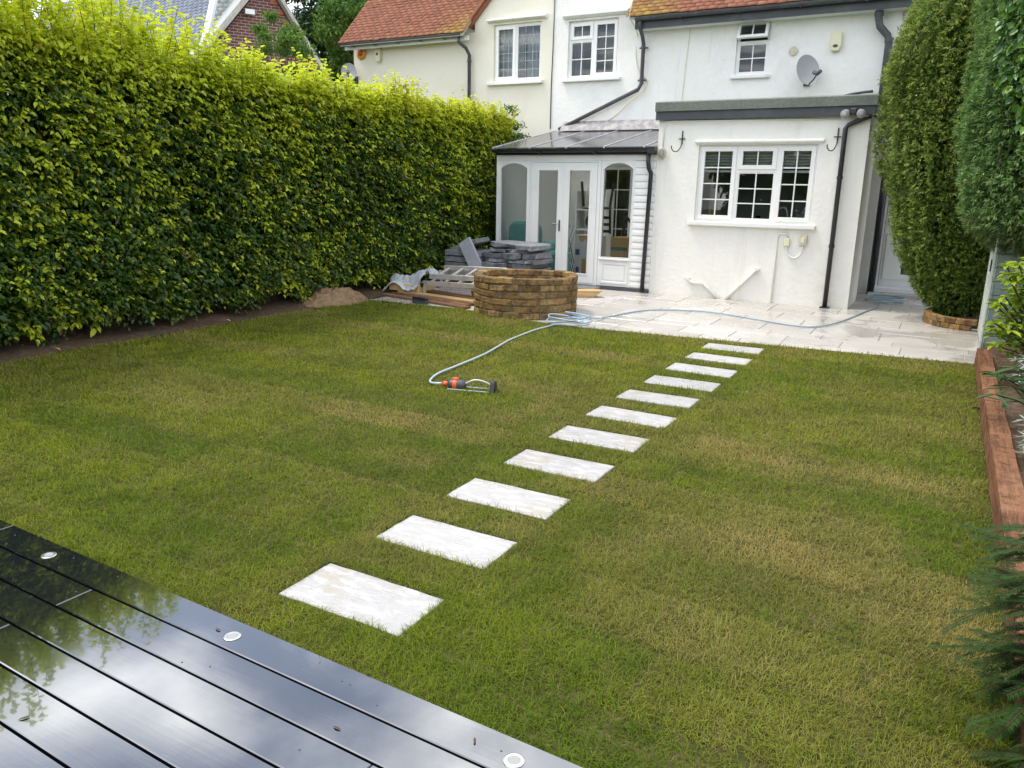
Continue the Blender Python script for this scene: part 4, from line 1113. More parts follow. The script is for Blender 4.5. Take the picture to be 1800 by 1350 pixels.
MB().lathe([(.08, .0), (.02, .03), (.02, .05)], 12, (-6.12, 14.25, .89)).build('stand', m_dgrey, t)

# ================================================================== BRICK WELL
WC = Vector((-4.90, 9.25, 0)); WRad = .70
well = thing('brick_well', 'round well wall of weathered yellow brick at the lawn edge', 'well', tuple(WC))
ring = []
nseg = 48
MB().lathe([(.590, -.06), (.686, -.08), (.686, .512), (.590, .512), (.590, -.08)], nseg, WC).build('mortar', m_mortar, well)
def wedge(r0, r1, a0, a1, z0, z1, j):
    vs = []
    n = 3
    for k in range(n):
        a = a0 + (a1 - a0) * k / (n - 1)
        for (r, z) in ((r0, z0), (r1, z0), (r1, z1), (r0, z1)):
            rr = r + random.uniform(-j, j); zz = z + random.uniform(-j, j) * .6
            vs.append((WC.x + rr * math.cos(a), WC.y + rr * math.sin(a), zz))
    fs = [(0, 1, 2, 3), (8, 11, 10, 9)]
    for k in range(n - 1):
        b = 4 * k
        fs += [(b, b + 4, b + 5, b + 1), (b + 1, b + 5, b + 6, b + 2), (b + 2, b + 6, b + 7, b + 3), (b + 3, b + 7, b + 4, b)]
    return vs, fs
nbk = 19
for c in range(7):
    z0c = -.085 + c * .087
    for k in range(nbk):
        da = 2 * math.pi / nbk
        a = da * (k + (.5 if c % 2 else 0)) + random.uniform(-.05, .05)
        z0 = z0c + .007 * math.sin(3 * a + c) + random.uniform(-.004, .004)
        g = .008
        inset = random.uniform(-.006, .006)
        vs, fs = wedge(.578, WRad + inset, a + g, a + da - g, z0 + .006 + random.uniform(-.003, .003), z0 + .0795, .006)
        MB().add(vs, fs).build('brick', m_brick, well, bevel=.007)
o = MB().lathe([(0, -.02), (.58, -.02), (.58, .0), (0, .0)], 32, WC).build('well_floor', m_soil, well)

# ================================================================== PILE BEHIND THE WELL
PY = 11.4
t = thing('pallet', 'rough timber pallet under the grey stone pile', 'pallet', (-6.5, PY, 0))
for k in range(5): MB().box(-7.45 + k * .42, -7.45 + k * .42 + .12, PY - .5, PY + .45, .09, .115).build('pallet_board', m_plank, t)
for yy in (PY - .5, PY - .05, PY + .38): MB().box(-7.48, -5.62, yy, yy + .08, .002, .089).build('bearer', m_plank, t)
names = ['lowest', 'second', 'third', 'fourth', 'fifth']
z = .116
for k in range(5):
    h = .098
    xr = random.uniform(-.03, .03)
    mb = MB().obox((-7.02 + xr, PY - .12 + random.uniform(-.03, .03), z + h / 2), (.34, .32, h / 2 - .004), (0, 0, random.uniform(-.06, .06)), jit=.006)
    tag(mb.build('stone_slab', m_stone, bevel=.008), '%s dark grey slab up in the neat left stack by the hedge' % names[k], 'stone slab', 'grey stone slabs piled behind the well')
    z += h + .002
mb = MB().obox((-7.06, PY - .10, z + .075), (.25, .28, .04), (0, R(-20), R(8)), jit=.008)
tag(mb.build('stone_slab', m_stone, bevel=.008), 'tilted grey slab on top of the neat left stack', 'stone slab', 'grey stone slabs piled behind the well')
mb = MB().obox((-6.73, PY - .52, .45), (.115, .03, .40), (R(-10), R(-33), R(6)), jit=.004)
tag(mb.build('stone_slab', mat('pale_slate_slab', (.30, .31, .34), .6, .4, var=((9, (.36, .37, .40), .45, .7),), bump=(24, .3)), bevel=.006), 'pale grey slab leaning diagonally against the stone stack', 'stone slab', 'grey stone slabs piled behind the well')
rows_z = .118
for lvl in range(8):
    h = random.uniform(.062, .098)
    x = -6.62 + random.uniform(-.04, .06) + (.10 if lvl > 5 else 0)
    while x < -5.76:
        w = random.uniform(.26, .52)
        x1 = min(x + w, -5.66 - (0.0 if lvl < 6 else .03))
        if x1 - x > .12:
            n = 9
            pts = []
            cx, cy = (x + x1) / 2, PY - .10 + random.uniform(-.05, .05)
            hx, hy = (x1 - x) / 2 - .006, random.uniform(.30, .38)
            per = [(-1, -1), (-.4, -1.05), (.3, -.97), (1, -1), (1.02, 0), (1, 1), (.2, 1), (-1, 1), (-1.03, .2)]
            pts = [(cx + px_ * hx + random.uniform(-.012, .012), cy + py_ * hy + random.uniform(-.03, .03)) for px_, py_ in per]
            mb = MB().prism(pts, 'z', rows_z, rows_z + h - .006)
            mb.v = [(a + random.uniform(-.014, .014), b + random.uniform(-.03, .03), c + random.uniform(-.012, .012) + (.10 * (a + 6.2) * -.5 if lvl == 7 else 0)) for a, b, c in mb.v]
            tag(mb.build('stone_slab', m_stone, bevel=.007), 'rough broken-edged grey stone in the loose pile behind the well', 'stone slab', 'grey stone slabs piled behind the well')
        x = x1 + .004
    rows_z += h
# planks on the patio by the hedge
pl = [(-6.55, 9.22, .016, 1.05, .06, .02, 'front reddish plank lying on the patio beside the ladder'), (-6.60, 9.42, .018, 1.0, .07, -.03, 'second reddish plank lying on the patio beside the ladder'),
      (-6.45, 9.62, .017, 1.05, .07, .03, 'third reddish plank lying on the patio under the ladder'), (-6.50, 9.83, .018, 1.1, .08, .0, 'fourth reddish plank lying on the patio under the ladder'),
      (-6.50, 9.50, .050, .95, .08, .05, 'pale board laid across the reddish planks'), (-6.55, 9.80, .052, 1.0, .10, -.02, 'dark wide board under the aluminium ladder')]
for (x, y_, z, hl, hw, a, lb) in pl:
    tag(MB().obox((x, y_, z), (hl * .86, hw, .0155), (0, 0, a - .25)).build('plank', m_plank if 'pale' not in lb else m_pine, bevel=.003), lb, 'plank', 'loose planks beside the well')
t = thing('brush_head', 'black brush head lying on the planks by the lawn', 'brush', (-6.48, 9.02, .034))
MB().obox((-6.48, 9.02, .075), (.13, .035, .020), (0, 0, -.15)).build('stock', m_black, t, bevel=.008)
MB().obox((-6.48, 9.02, .030), (.125, .04, .026), (0, 0, -.15)).build('bristles', m_dgrey, t)
# ladder in two sections
lad = thing('ladder', 'aluminium extension ladder lying flat beside the well', 'ladder', (-6.3, 10.0, .08))
LA = -.10
lu = Vector((math.cos(LA), math.sin(LA), .035)).normalized(); lv = Vector((-math.sin(LA), math.cos(LA), .32))
def lp(s, t, h): return Vector((-6.92, 9.70, .20)) + lu * s + lv * t + Vector((0, 0, h))
for sec, (s0, w, h) in enumerate(((0, .40, 0), (-.18 + .30, .34, .095))):
    for sd_ in (0, 1):
        tt = sd_ * w + (.03 if sec else 0)
        MB().bar(lp(s0, tt, h), lp(1.32, tt, h), .028, .075).build('stile', m_alu, lad, bevel=.004)
    k = s0 + .12
    while k < 1.25:
        MB().bar(lp(k, .014 + (.03 if sec else 0), h), lp(k, w - .014 + (.03 if sec else 0), h), .034, .026).build('rung', m_alu, lad, bevel=.003)
        k += .26
for tt in (0, .40): MB().bar(lp(-.035, tt, -.035), lp(.03, tt, -.03), .04, .06).build('foot', m_black, lad)
for tt in (0.0, .40): MB().bar(lp(.04, tt, -.14), lp(.04, tt, -.038), .04, .03, (1, 0, 0)).build('foot', m_alu, lad)
MB().bar(lp(1.0, -.02, -.10), lp(1.0, .44, -.10), .09, .09).build('bearer_block', m_plank, lad)
# crumpled sheet
gx, gy = 22, 18
G = []
for i in range(gx):
    row = []
    for j in range(gy):
        u, v = i / (gx - 1), j / (gy - 1)
        X_ = -7.58 + .66 * u + .04 * math.sin(v * 9); Y_ = 9.55 + .62 * v
        Zt = .30 + .05 * math.sin(u * 7 + v * 3) - .22 * max(0, .45 - u) ** 1.2 * 1.6 - .26 * max(0, .30 - v) * 2.0 + .03 * math.sin(v * 17 + u * 5) + random.uniform(-.018, .018)
        row.append((X_ + random.uniform(-.012, .012), Y_, max(.035, Zt)))
    G.append(row)
mb = MB().sheet(G)
me = mb.mesh('plastic_sheet', smooth=False)
o = link('plastic_sheet', me, m_plastic); tag(o, 'crumpled translucent plastic sheet over boards beside the hedge', 'plastic sheet')
md = o.modifiers.new('thick', 'SOLIDIFY'); md.thickness = .004
t = MB().box(-7.50, -6.95, 9.62, 10.1, .06, .17).build('timber_block', m_pine, bevel=.005); tag(t, 'pale timber block wrapped in the plastic sheet', 'timber')
# offcuts right of the well
for k in range(4):
    tag(MB().obox((-4.98 + .03 * k, 11.05 + .02 * k, .016 + .028 * k), (.30, .11, .0125), (0, 0, R(30) + random.uniform(-.12, .12)), jit=.004).build('timber_offcut', m_pine, bevel=.002),
        ['lowest', 'second', 'third', 'top'][k] + ' pale timber offcut stacked behind the right of the well', 'timber', 'pale timber offcuts')
t = MB().obox((-5.55, 11.55, .17), (.20, .05, .16), (0, 0, .1)).build('timber_block', m_pine, bevel=.006); tag(t, 'pale timber block end between stone pile and door step', 'timber')

# mound at the hedge foot
n = 30; mv = []; mf = []
for i in range(9):
    for k in range(n):
        a = 2 * math.pi * k / n; rr = .52 * i / 8
        hz = .20 * math.cos(min(1, i / 8) * math.pi / 2) ** .8 * (.75 + .5 * float(vnoise(math.cos(a) * rr * 3, math.sin(a) * rr * 3, 2.2, 120))) + random.uniform(-.03, .03) * (i < 8)
        mv.append((-7.58 + rr * .85 * math.cos(a), 8.42 + rr * 1.15 * math.sin(a), max(-.01, hz)))
mb = MB(); mb.add(mv, [(i * n + k, i * n + (k + 1) % n, (i + 1) * n + (k + 1) % n, (i + 1) * n + k) for i in range(8) for k in range(n)])
o = mb.build('soil_mound', m_tan, smooth=False); tag(o, 'low mound of dry soil and roots at the hedge foot', 'mound')

# ================================================================== SPRINKLER AND HOSE
spk = thing('lawn_sprinkler', 'oscillating sprinkler with orange and grey body on the lawn', 'sprinkler', (-3.3, 5.22, .02))
SA = R(14)
su = Vector((math.cos(SA), math.sin(SA), 0)); sv = Vector((-math.sin(SA), math.cos(SA), 0))
def sp_(s, t, z): return Vector((-3.50, 5.18, .045)) + su * s + sv * t + Vector((0, 0, z))
qx = su.to_track_quat('Z', 'Y').to_matrix()
MB().lathe([(.014, 0), (.020, .004), (.021, .03), (.017, .05)], 14, sp_(0, 0, 0), qx).build('hose_connector', m_orange, spk, smooth=True)
bd = MB().lathe([(.02, .05), (.036, .055), (.042, .075), (.042, .17), (.036, .185), (.02, .20)], 18, sp_(0, 0, 0), qx).build('motor_housing', m_dgrey, spk, smooth=True)
MB().lathe([(.044, .095), (.046, .10), (.046, .125), (.044, .13)], 18, sp_(0, 0, 0), qx).build('dial', m_orange, bd, smooth=True)
MB().obox(sp_(.112, 0, .046), (.02, .018, .012), (0, 0, SA)).build('dial', m_orange, bd, bevel=.004)
for tt in (-.055, .055):
    MB().tube([sp_(.06, tt, -.03), sp_(.43, tt, -.03)], .006, 8).build('ground_rail', m_hosew, spk, smooth=True)
MB().tube(smooth_path([sp_(.19, 0, .01), sp_(.26, 0, .045), sp_(.32, 0, .05), sp_(.38, 0, .035), sp_(.43, 0, .01)], 5), .008, 8).build('spray_tube', m_alu, spk, smooth=True)
MB().prism([(-.07, -.045), (.07, -.045), (.03, .055), (-.03, .055)], 'x', 0, .03).v
ef = MB().prism([(-.075, -.045), (.075, -.045), (.03, .055), (-.03, .055)], 'x', 0, .035)
ef.v = [tuple(sp_(.42 + a, b, c)) for a, b, c in ef.v]
ef.build('end_foot', m_black, spk, bevel=.006)
MB().obox(sp_(.10, 0, -.036), (.05, .07, .008), (0, 0, SA)).build('base_plate', m_dgrey, spk, bevel=.003)

hz = [(-3.51, 5.175, .045), (-3.56, 5.165, .04), (-3.64, 5.20, .032), (-3.71, 5.32, .03), (-3.77, 5.52, .03), (-3.79, 5.81, .032), (-3.85, 6.42, .03), (-3.95, 6.95, .034), (-4.02, 7.3, .03), (-4.06, 7.91, .032), (-4.03, 8.25, .035)]
hose = thing('garden_hose', 'blue-grey garden hose running from sprinkler over lawn and patio', 'hose', (-3.7, 5.5, .02))
MB().tube(smooth_path(hz, 7), .0100, 9).build('hose_run', m_hosew, hose, smooth=True)
coil = [(-4.03, 8.25, .035), (-4.0, 8.36, .04)]
for k in range(26):
    a = -.9 + k * .62
    rr = 1 + .16 * math.sin(k * 1.7)
    coil.append((-3.95 + .27 * rr * math.cos(a) , 8.58 + .20 * rr * math.sin(a), .04 + .0035 * k + .012 * math.sin(k * 2.1)))
coil += [(-3.80, 8.92, .06), (-3.78, 9.34, .016)]
MB().tube(smooth_path(coil, 6), .0098, 9).build('hose_coil', m_hose, hose, smooth=True)
h2 = [(-3.78, 9.34, .016), (-3.61, 10.13, .015), (-3.33, 10.50, .015), (-2.74, 10.68, .015), (-2.05, 10.40, .015), (-1.51, 10.19, .015), (-1.26, 10.32, .015), (-1.07, 10.96, .015), (-.92, 11.9, .015), (-.80, 12.7, .015), (-.85, 13.3, .015)]
MB().tube(smooth_path(h2, 8), .0098, 9).build('hose_run', m_hose, hose, smooth=True)
coil = []
for k in range(30):
    a = .3 + k * .6; rr = 1 + .2 * math.sin(k * 1.3)
    coil.append((-.72 + .24 * rr * math.cos(a), 13.45 + .30 * rr * math.sin(a), .02 + .003 * k))
MB().tube(smooth_path([(-.85, 13.3, .015)] + coil, 5), .011, 8).build('hose_coil', m_hose, hose, smooth=True)

# ================================================================== FOLIAGE HELPERS
def rdir(n): return unit(RNG.normal(size=(n, 3)))
def foliage(name, m, parent, V, F, per, **at):
    o = npmesh(name, V, F, m, parent, {k: np.repeat(v, per) for k, v in at.items()})
    o['kind'] = 'stuff'
    return o

# ---- beech hedge
hedge = thing('beech_hedge', 'tall clipped beech hedge with lime new growth along the left side', 'hedge', (-8.1, 6, 0))
def hf(y, z):    # outer face x
    return -7.60 + .12 * (vnoise(y, z, .9, 101) - .5) + .11 * (vnoise(y, z, 2.3, 102) - .5) - .16 * np.clip(.55 - z, 0, 1) - .10 * np.clip(z - 2.4, 0, 1)
def ht(x, y):    # clipped top
    return 2.86 + .14 * (vnoise(x, y, 1.1, 103) - .5) + .10 * np.clip((7 - y) / 3, 0, 1)
def hedge_leaves():
    P, D, N, Y, Bz, L = [], [], [], [], [], []
    # garden face: leafy twigs, each with a handful of leaves
    for (ya, yb, nt, dep, sz) in ((2.6, 13.7, 23000, .080, .70), (2.6, 13.7, 2600, .30, 1.1), (-1.5, 2.6, 2200, .14, 1.1)):
        y = ya + (yb - ya) * RNG.random(nt); z = .12 + 2.85 * RNG.random(nt) ** .97
        keep = z > .10 + .22 * vnoise(y, z * 0, 1.7, 104); y, z = y[keep], z[keep]
        g = vnoise(y, z, 3.1, 105); keep = RNG.random(len(y)) < np.clip(.25 + 1.65 * g, 0, 1); y, z = y[keep], z[keep]; nt = len(y)
        d = RNG.exponential(dep, nt) - .04 - (RNG.random(nt) < .05) * .08 * RNG.random(nt)
        base = np.stack([hf(y, z) - d - .12, y, z], 1)
        tw = unit(np.stack([.85 + RNG.normal(0, .15, nt), RNG.normal(0, .55, nt), .05 + RNG.normal(0, .35, nt)], 1))
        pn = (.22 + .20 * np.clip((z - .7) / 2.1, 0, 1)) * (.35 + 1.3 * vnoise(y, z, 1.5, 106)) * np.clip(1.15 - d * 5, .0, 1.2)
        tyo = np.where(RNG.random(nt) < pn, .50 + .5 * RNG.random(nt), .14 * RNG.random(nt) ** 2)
        tyo = np.maximum(tyo, np.clip((z - 2.55 + .25 * (vnoise(y, z, 2.4, 107) - .5)) / .22, 0, 1) * (.3 + .7 * RNG.random(nt)))  # young tint mixes new growth with light painted onto the upper leaves
        per = 6
        f = np.tile(np.linspace(.25, 1, per), nt)
        n = nt * per
        sgn = np.tile(np.array([1, -1] * 3)[:per], nt)
        TW = np.repeat(tw, per, 0)
        sd = unit(np.cross(TW, np.array([0, 0, 1.])))
        P.append(np.repeat(base, per, 0) + TW * (f * .17)[:, None] - np.array([0, 0, 1.]) * (f ** 2 * .04)[:, None] + .012 * RNG.normal(size=(n, 3)))
        D.append(TW * .7 + sd * (sgn * .75)[:, None] + np.array([0, 0, -.35]) + .35 * rdir(n))
        N.append(np.array([.40, 0, .85]) + .42 * rdir(n))
        Y.append(np.clip(np.repeat(tyo, per) * (.55 + .35 * f + .25 * RNG.random(n)), 0, 1)); Bz.append(np.repeat((RNG.random(nt) < .012) * .7, per) * RNG.random(n))
        L.append((.045 + .060 * RNG.random(n) ** 1.4) * sz)
    # dark inside and back
    n = 30000
    y = -1.5 + 15.1 * RNG.random(n); z = .22 + 2.6 * RNG.random(n); x = -7.92 - .85 * RNG.random(n)
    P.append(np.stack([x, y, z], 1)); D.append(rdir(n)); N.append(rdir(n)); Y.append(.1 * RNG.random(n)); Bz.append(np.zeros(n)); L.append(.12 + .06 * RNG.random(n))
    # far end
    n = 2600
    y = 13.6 + .12 * RNG.normal(size=n); z = .1 + 2.85 * RNG.random(n); x = -7.6 - 1.1 * RNG.random(n)
    P.append(np.stack([x, y, z], 1)); D.append(rdir(n) + np.array([.2, .4, -.4])); N.append(rdir(n) + np.array([.4, .5, .5])); Y.append((RNG.random(n) < .25) * .6); Bz.append(np.zeros(n)); L.append(.07 + .04 * RNG.random(n))
    # top
    n = 30000
    y = -1.5 + 15.1 * RNG.random(n); x = -7.55 - 1.2 * RNG.random(n)
    z = ht(x, y) + RNG.exponential(.07, n) - .16
    P.append(np.stack([x, y, z], 1)); D.append(rdir(n) + np.array([.15, 0, .25])); N.append(rdir(n) * .7 + np.array([.2, 0, .9]))
    Y.append(np.clip(.75 + .4 * RNG.random(n), 0, 1)); Bz.append((RNG.random(n) < .03 + .09 * vnoise(x, y, .8, 108)) * RNG.random(n) * .75); L.append(.045 + .04 * RNG.random(n))  # top kept near full lime: new growth, with top light in the colour
    # shoots
    ns = 1900
    sy_ = -1.5 + 15.1 * RNG.random(ns); sx_ = -7.5 - 1.1 * RNG.random(ns)
    hgt = (.10 + .22 * RNG.random(ns)) * (.7 + .9 * vnoise(sx_, sy_, 1.2, 109)) + .58 * np.clip((7.2 - sy_) / 1.5, 0, 1) * RNG.random(ns) + .12 * (RNG.random(ns) < .06)
    sh = []
    for i in range(ns):
        k = int(6 + hgt[i] * 26)
        t_ = np.linspace(.05, 1, k)
        lean = RNG.normal(0, .25, 2)
        bx = ht(sx_[i], sy_[i]) - .10
        q = np.stack([sx_[i] + lean[0] * hgt[i] * t_, sy_[i] + lean[1] * hgt[i] * t_, bx + hgt[i] * t_ * 1.1], 1)
        sh.append((q[0], q[-1]))
        P.append(q); a = RNG.random(k) * 6.28
        D.append(np.stack([np.cos(a), np.sin(a), .35 + .3 * RNG.random(k)], 1)); N.append(np.stack([-.4 * np.cos(a), -.4 * np.sin(a), np.ones(k)], 1) + .3 * rdir(k))
        Y.append(np.clip(.7 + .4 * RNG.random(k), 0, 1)); Bz.append((RNG.random(k) < .10 * (1 if RNG.random() < .4 else .15)) * .6 * RNG.random(k) + (sy_[i] > 9.5) * .22 * RNG.random(k)); L.append(.045 + .045 * RNG.random(k))
    P, D, N, Y, Bz, L = map(np.concatenate, (P, D, N, Y, Bz, L))
    n = len(P)
    V, F = leaf_arrays(P, D, N, L, L * (.66 + .16 * RNG.random(n)), .16 + .14 * RNG.random((n, 1)), .10 + .2 * RNG.random((n, 1)))
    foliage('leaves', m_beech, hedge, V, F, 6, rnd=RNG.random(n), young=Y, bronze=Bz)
    mb = MB()
    for (a, b) in sh[::2]:
        mb.tube([a, b], [.004, .002], 4, caps=False)
    for k in range(70):
        yy = -1.3 + 14.8 * k / 70 + random.uniform(-.08, .08); xx = -8.1 + random.uniform(-.18, .18)
        p0 = Vector((xx, yy, 0))
        mb.tube([p0, p0 + Vector((random.uniform(-.1, .1), random.uniform(-.1, .1), 1.2)), p0 + Vector((random.uniform(-.2, .2), random.uniform(-.2, .2), 2.6))], [.035, .025, .01], 6, caps=False)
        for q in range(9):
            zz = .25 + .28 * q; a = random.uniform(-1.2, 1.2); l = random.uniform(.3, .5)
            b0 = p0 + Vector((0, 0, zz))
            mb.tube([b0, b0 + Vector((math.cos(a) * l, math.sin(a) * l, .18))], [.010, .004], 4, caps=False)
    o = mb.build('stems', m_twig, hedge); o['kind'] = 'stuff'
hedge_leaves()

# ---- column of sprays on a body of revolution
def revolve_foliage(c, prof, ntuft, per, m, parent, L=(.05, .09), W=.022, dep=.12, young=.35, ang=(0, 2 * math.pi), bronze=None, lump=.18, seed=200, droop=-.1, squash=(1, 1), zmin=None, name='foliage'):
    zs = np.array([p[0] for p in prof]); rs = np.array([p[1] for p in prof])
    zz = np.linspace(zs[0], zs[-1], 400); w = np.interp(zz, zs, rs) + .05; cdf = np.cumsum(w); cdf /= cdf[-1]
    z = np.interp(RNG.random(ntuft), cdf, zz)
    a = ang[0] + (ang[1] - ang[0]) * RNG.random(ntuft)
    r0 = np.interp(z, zs, rs)
    r = r0 * (1 + lump * (vnoise(a * 2.2, z, 1.4, seed) - .5) + lump * .8 * (vnoise(a * 5, z, 3.6, seed + 1) - .5))
    dd = RNG.exponential(dep, ntuft) - .04
    r = np.maximum(r - dd, .02)
    keep = RNG.random(ntuft) < np.clip(.25 + 1.7 * vnoise(a * 6, z, 4.2, seed + 2), 0, 1)
    z, a, r, dd = z[keep], a[keep], r[keep], dd[keep]; n = len(z)
    out = np.stack([np.cos(a), np.sin(a), np.zeros(n)], 1)
    P = np.stack([c[0] + r * np.cos(a) * squash[0], c[1] + r * np.sin(a) * squash[1], z], 1)
    axis = unit(out + np.array([0, 0, 1]) * RNG.normal(.25, .45, n)[:, None] + .45 * rdir(n))
    P = np.repeat(P, per, 0); ax = np.repeat(axis, per, 0); m_ = n * per
    sd = rdir(m_)
    D = unit(ax + .75 * sd + np.array([0, 0, droop]))
    Pp = P + ax * (RNG.random(m_) * .05)[:, None]
    N = rdir(m_) * .6 + np.array([0, 0, 1.])+ .5 * np.repeat(out, per, 0)
    Ln = L[0] + (L[1] - L[0]) * RNG.random(m_)
    V, F = needle_arrays(Pp, D, N, Ln, W * (.7 + .6 * RNG.random(m_)))
    tip = np.repeat(np.clip(.9 - dd * 5, 0, 1) * (RNG.random(n) ** 1.3), per)
    yv = np.clip(young * 1.6 * tip * (.5 + RNG.random(m_)), 0, 1)
    bz = np.repeat((RNG.random(n) < .006) * .9, per)
    if bronze is not None: bz = np.maximum(bz, np.clip((bronze[0] - Pp[:, 2]) / bronze[1], 0, .8) * RNG.random(m_))
    foliage(name, m, parent, V, F, 4, rnd=RNG.random(m_), young=yv, bronze=bz)

def branches(parent, c, prof, n, m, r=.05, z0=.0, lean=.3):
    mb = MB()
    zs = [p[0] for p in prof]; top = zs[-1]
    for k in range(n):
        a = 2 * math.pi * k / n + random.uniform(-.3, .3)
        p0 = Vector((c[0] + .08 * math.cos(a), c[1] + .08 * math.sin(a), z0))
        rr = np.interp(top * .6, zs, [p[1] for p in prof]) * .5
        mb.tube([p0, p0 + Vector((math.cos(a) * rr * .5, math.sin(a) * rr * .5, (top - z0) * .35)), p0 + Vector((math.cos(a) * rr, math.sin(a) * rr, (top - z0) * .85))], [r, r * .7, r * .2], 6, caps=False)
    mb.build('trunk', m, parent, smooth=True)

yew = thing('yew_column', 'tall bushy yew narrowing to its foot beside the extension', 'yew', (.22, 12.1, 0))
yp = [(.10, .22), (.45, .48), (.9, .74), (2.0, 1.08), (3.2, 1.22), (3.9, 1.0), (4.5, .62), (4.9, .1)]
revolve_foliage((.22, 12.1), yp, 46000, 5, m_yew, yew, (.035, .065), .015, .085, .50, seed=210)
revolve_foliage((.22, 12.1), [(a_, b_ * .72) for a_, b_ in yp], 7000, 4, m_yew, yew, (.12, .18), .05, .10, .1, seed=212, name='inner_foliage')
branches(yew, (.22, 12.1), yp, 7, m_bark, .045, .02)
cyp = thing('cypress_hedge', 'dense cypress overhanging the sage green store', 'cypress', (1.0, 10.15, 0))
cpf = [(1.08, .50), (1.35, .78), (2.0, .90), (3.0, .96), (3.8, .92), (4.4, .55), (4.7, .1)]
revolve_foliage((1.0, 10.05), cpf, 40000, 5, m_cyp, cyp, (.035, .07), .013, .09, .50, seed=230, bronze=(1.45, .5), droop=-.35, squash=(1, 1.25))
revolve_foliage((1.0, 10.05), [(a_, b_ * .72) for a_, b_ in cpf], 6000, 4, m_cyp, cyp, (.12, .18), .05, .10, .1, seed=232, bronze=(1.45, .5), squash=(1, 1.25), name='inner_foliage')
branches(cyp, (1.0, 10.15), cpf, 5, m_bark, .06, 1.36)
ivy = thing('ivy', 'glossy green ivy climbing over the cypress top right', 'ivy', (.75, 9.15, 1.2))
n = 2600
zz = 2.15 + 2.3 * RNG.random(n) ** .9; xx = .22 + 1.3 * RNG.random(n) + .25 * (vnoise(zz, zz * 0, 2, 250) - .5) + np.clip(2.9 - zz, 0, 1) * .35
yy = 9.0 - .12 * RNG.random(n) + .35 * (xx - .9) ** 2 + .25 * np.clip(.6 - xx, 0, 1)
V, F = leaf_arrays(np.stack([xx, yy, zz], 1), np.stack([RNG.normal(0, .5, n) - .2, -.3 + RNG.normal(0, .3, n), -.8 + RNG.normal(0, .3, n)], 1), np.stack([RNG.normal(-.2, .4, n), -.9 + RNG.normal(0, .3, n), .5 + RNG.normal(0, .3, n)], 1), .06 + .04 * RNG.random(n), .05 + .035 * RNG.random(n), .15, .1)
foliage('leaves', m_ivy, ivy, V, F, 6, rnd=RNG.random(n), young=(RNG.random(n) < .35) * RNG.random(n))
mb = MB()
for k in range(9):
    x0 = .4 + .12 * k
    mb.tube(smooth_path([(x0 + .3, 9.3, 1.3), (x0 + random.uniform(-.1, .2), 9.25, 2.0), (x0 + random.uniform(-.15, .15), 9.2, 2.9), (x0, 9.2, 4.0)], 3), .006, 5, caps=False)
mb.build('stems', m_twig, ivy)

# ================================================================== SAGE STORE
st = thing('garden_store', 'sage green boarded garden store under the cypress', 'store', (1.0, 10.4, 0))
SX0, SY0, SY1, SH = .475, 9.70, 11.10, 1.32
k = 0
bh = .147
while k * bh < SH - .01:
    z0 = .03 + k * bh; z1 = min(z0 + bh - .004, SH)
    MB().prism([(SY0, z0), (SY1, z0), (SY1, z1), (SY0, z1)], 'x', SX0, SX0 + .018).build('board', m_sage, st, bevel=.004)
    MB().prism([(SX0 + .0185, z0), (1.75, z0), (1.75, z1), (SX0 + .0185, z1)], 'y', SY0, SY0 + .018).build('board', m_sage_d, st, bevel=.005)
    k += 1
MB().box(SX0 + .02, 1.75, SY0 + .02, SY1, .02, SH - .02).build('carcass', m_sage_d, st)
MB().box(SX0 - .02, SX0 - .001, SY0 - .022, SY0 + .045, .02, SH).build('corner_trim', m_sage, st, bevel=.003)
MB().prism([(SY0 - .06, SH + .005), (SY1 + .05, SH + .06), (SY1 + .05, SH + .08), (SY0 - .06, SH + .025)], 'x', SX0 - .05, 1.8).build('roof', m_felt, st)
MB().box(SX0 - .014, SX0 - .0005, 10.3, 10.34, .82, .95).build('latch', m_black, st)
# brick edging under the yew
be = thing('brick_edging', 'low curved yellow brick edging at the foot of the yew', 'planter', (.35, 11.75, 0))
for c in range(2):
    for k in range(12):
        a = R(150) + k * R(12.5) + (R(6) if c else 0)
        cx, cy = .42 + .52 * math.cos(a), 11.80 + .60 * math.sin(a)
        if cx > .46: continue
        MB().obox((cx, cy, .035 + c * .072), (.05, .058, .033), (0, 0, a), jit=.004).build('brick', m_brick, be, bevel=.005)
MB().lathe([(0, .0), (.45, .0), (.45, .08), (0, .09)], 24, (.42, 11.85, 0)).build('soil_fill', m_soil, be)

# ================================================================== SLEEPERS
yb = [(8.95, 6.62), (6.615, 4.25), (4.245, 1.75)]
for (a, b), lb in zip(yb, ('farthest reddish oak sleeper edging the bed, by the sage store', 'middle reddish oak sleeper edging the right-hand bed', 'nearest oak sleeper edging the bed, behind the yew sprigs')):
    mb = MB()
    n = 14
    for k in range(n + 1):
        y_ = a + (b - a) * k / n
        j = lambda: random.uniform(-.004, .004)
        mb.v += [(.398 + j(), y_, -.04), (.525 + j(), y_, -.04), (.522 + j(), y_, .155 + j()), (.402 + j(), y_, .157 + j())]
    for k in range(n):
        q = 4 * k
        mb.f += [(q, q + 1, q + 5, q + 4), (q + 1, q + 2, q + 6, q + 5), (q + 2, q + 3, q + 7, q + 6), (q + 3, q, q + 4, q + 7)]
    mb.f += [(0, 3, 2, 1), (4 * n, 4 * n + 1, 4 * n + 2, 4 * n + 3)]
    tag(mb.build('sleeper', m_sleeper, bevel=0), lb, 'sleeper', 'oak sleepers edging the bed')

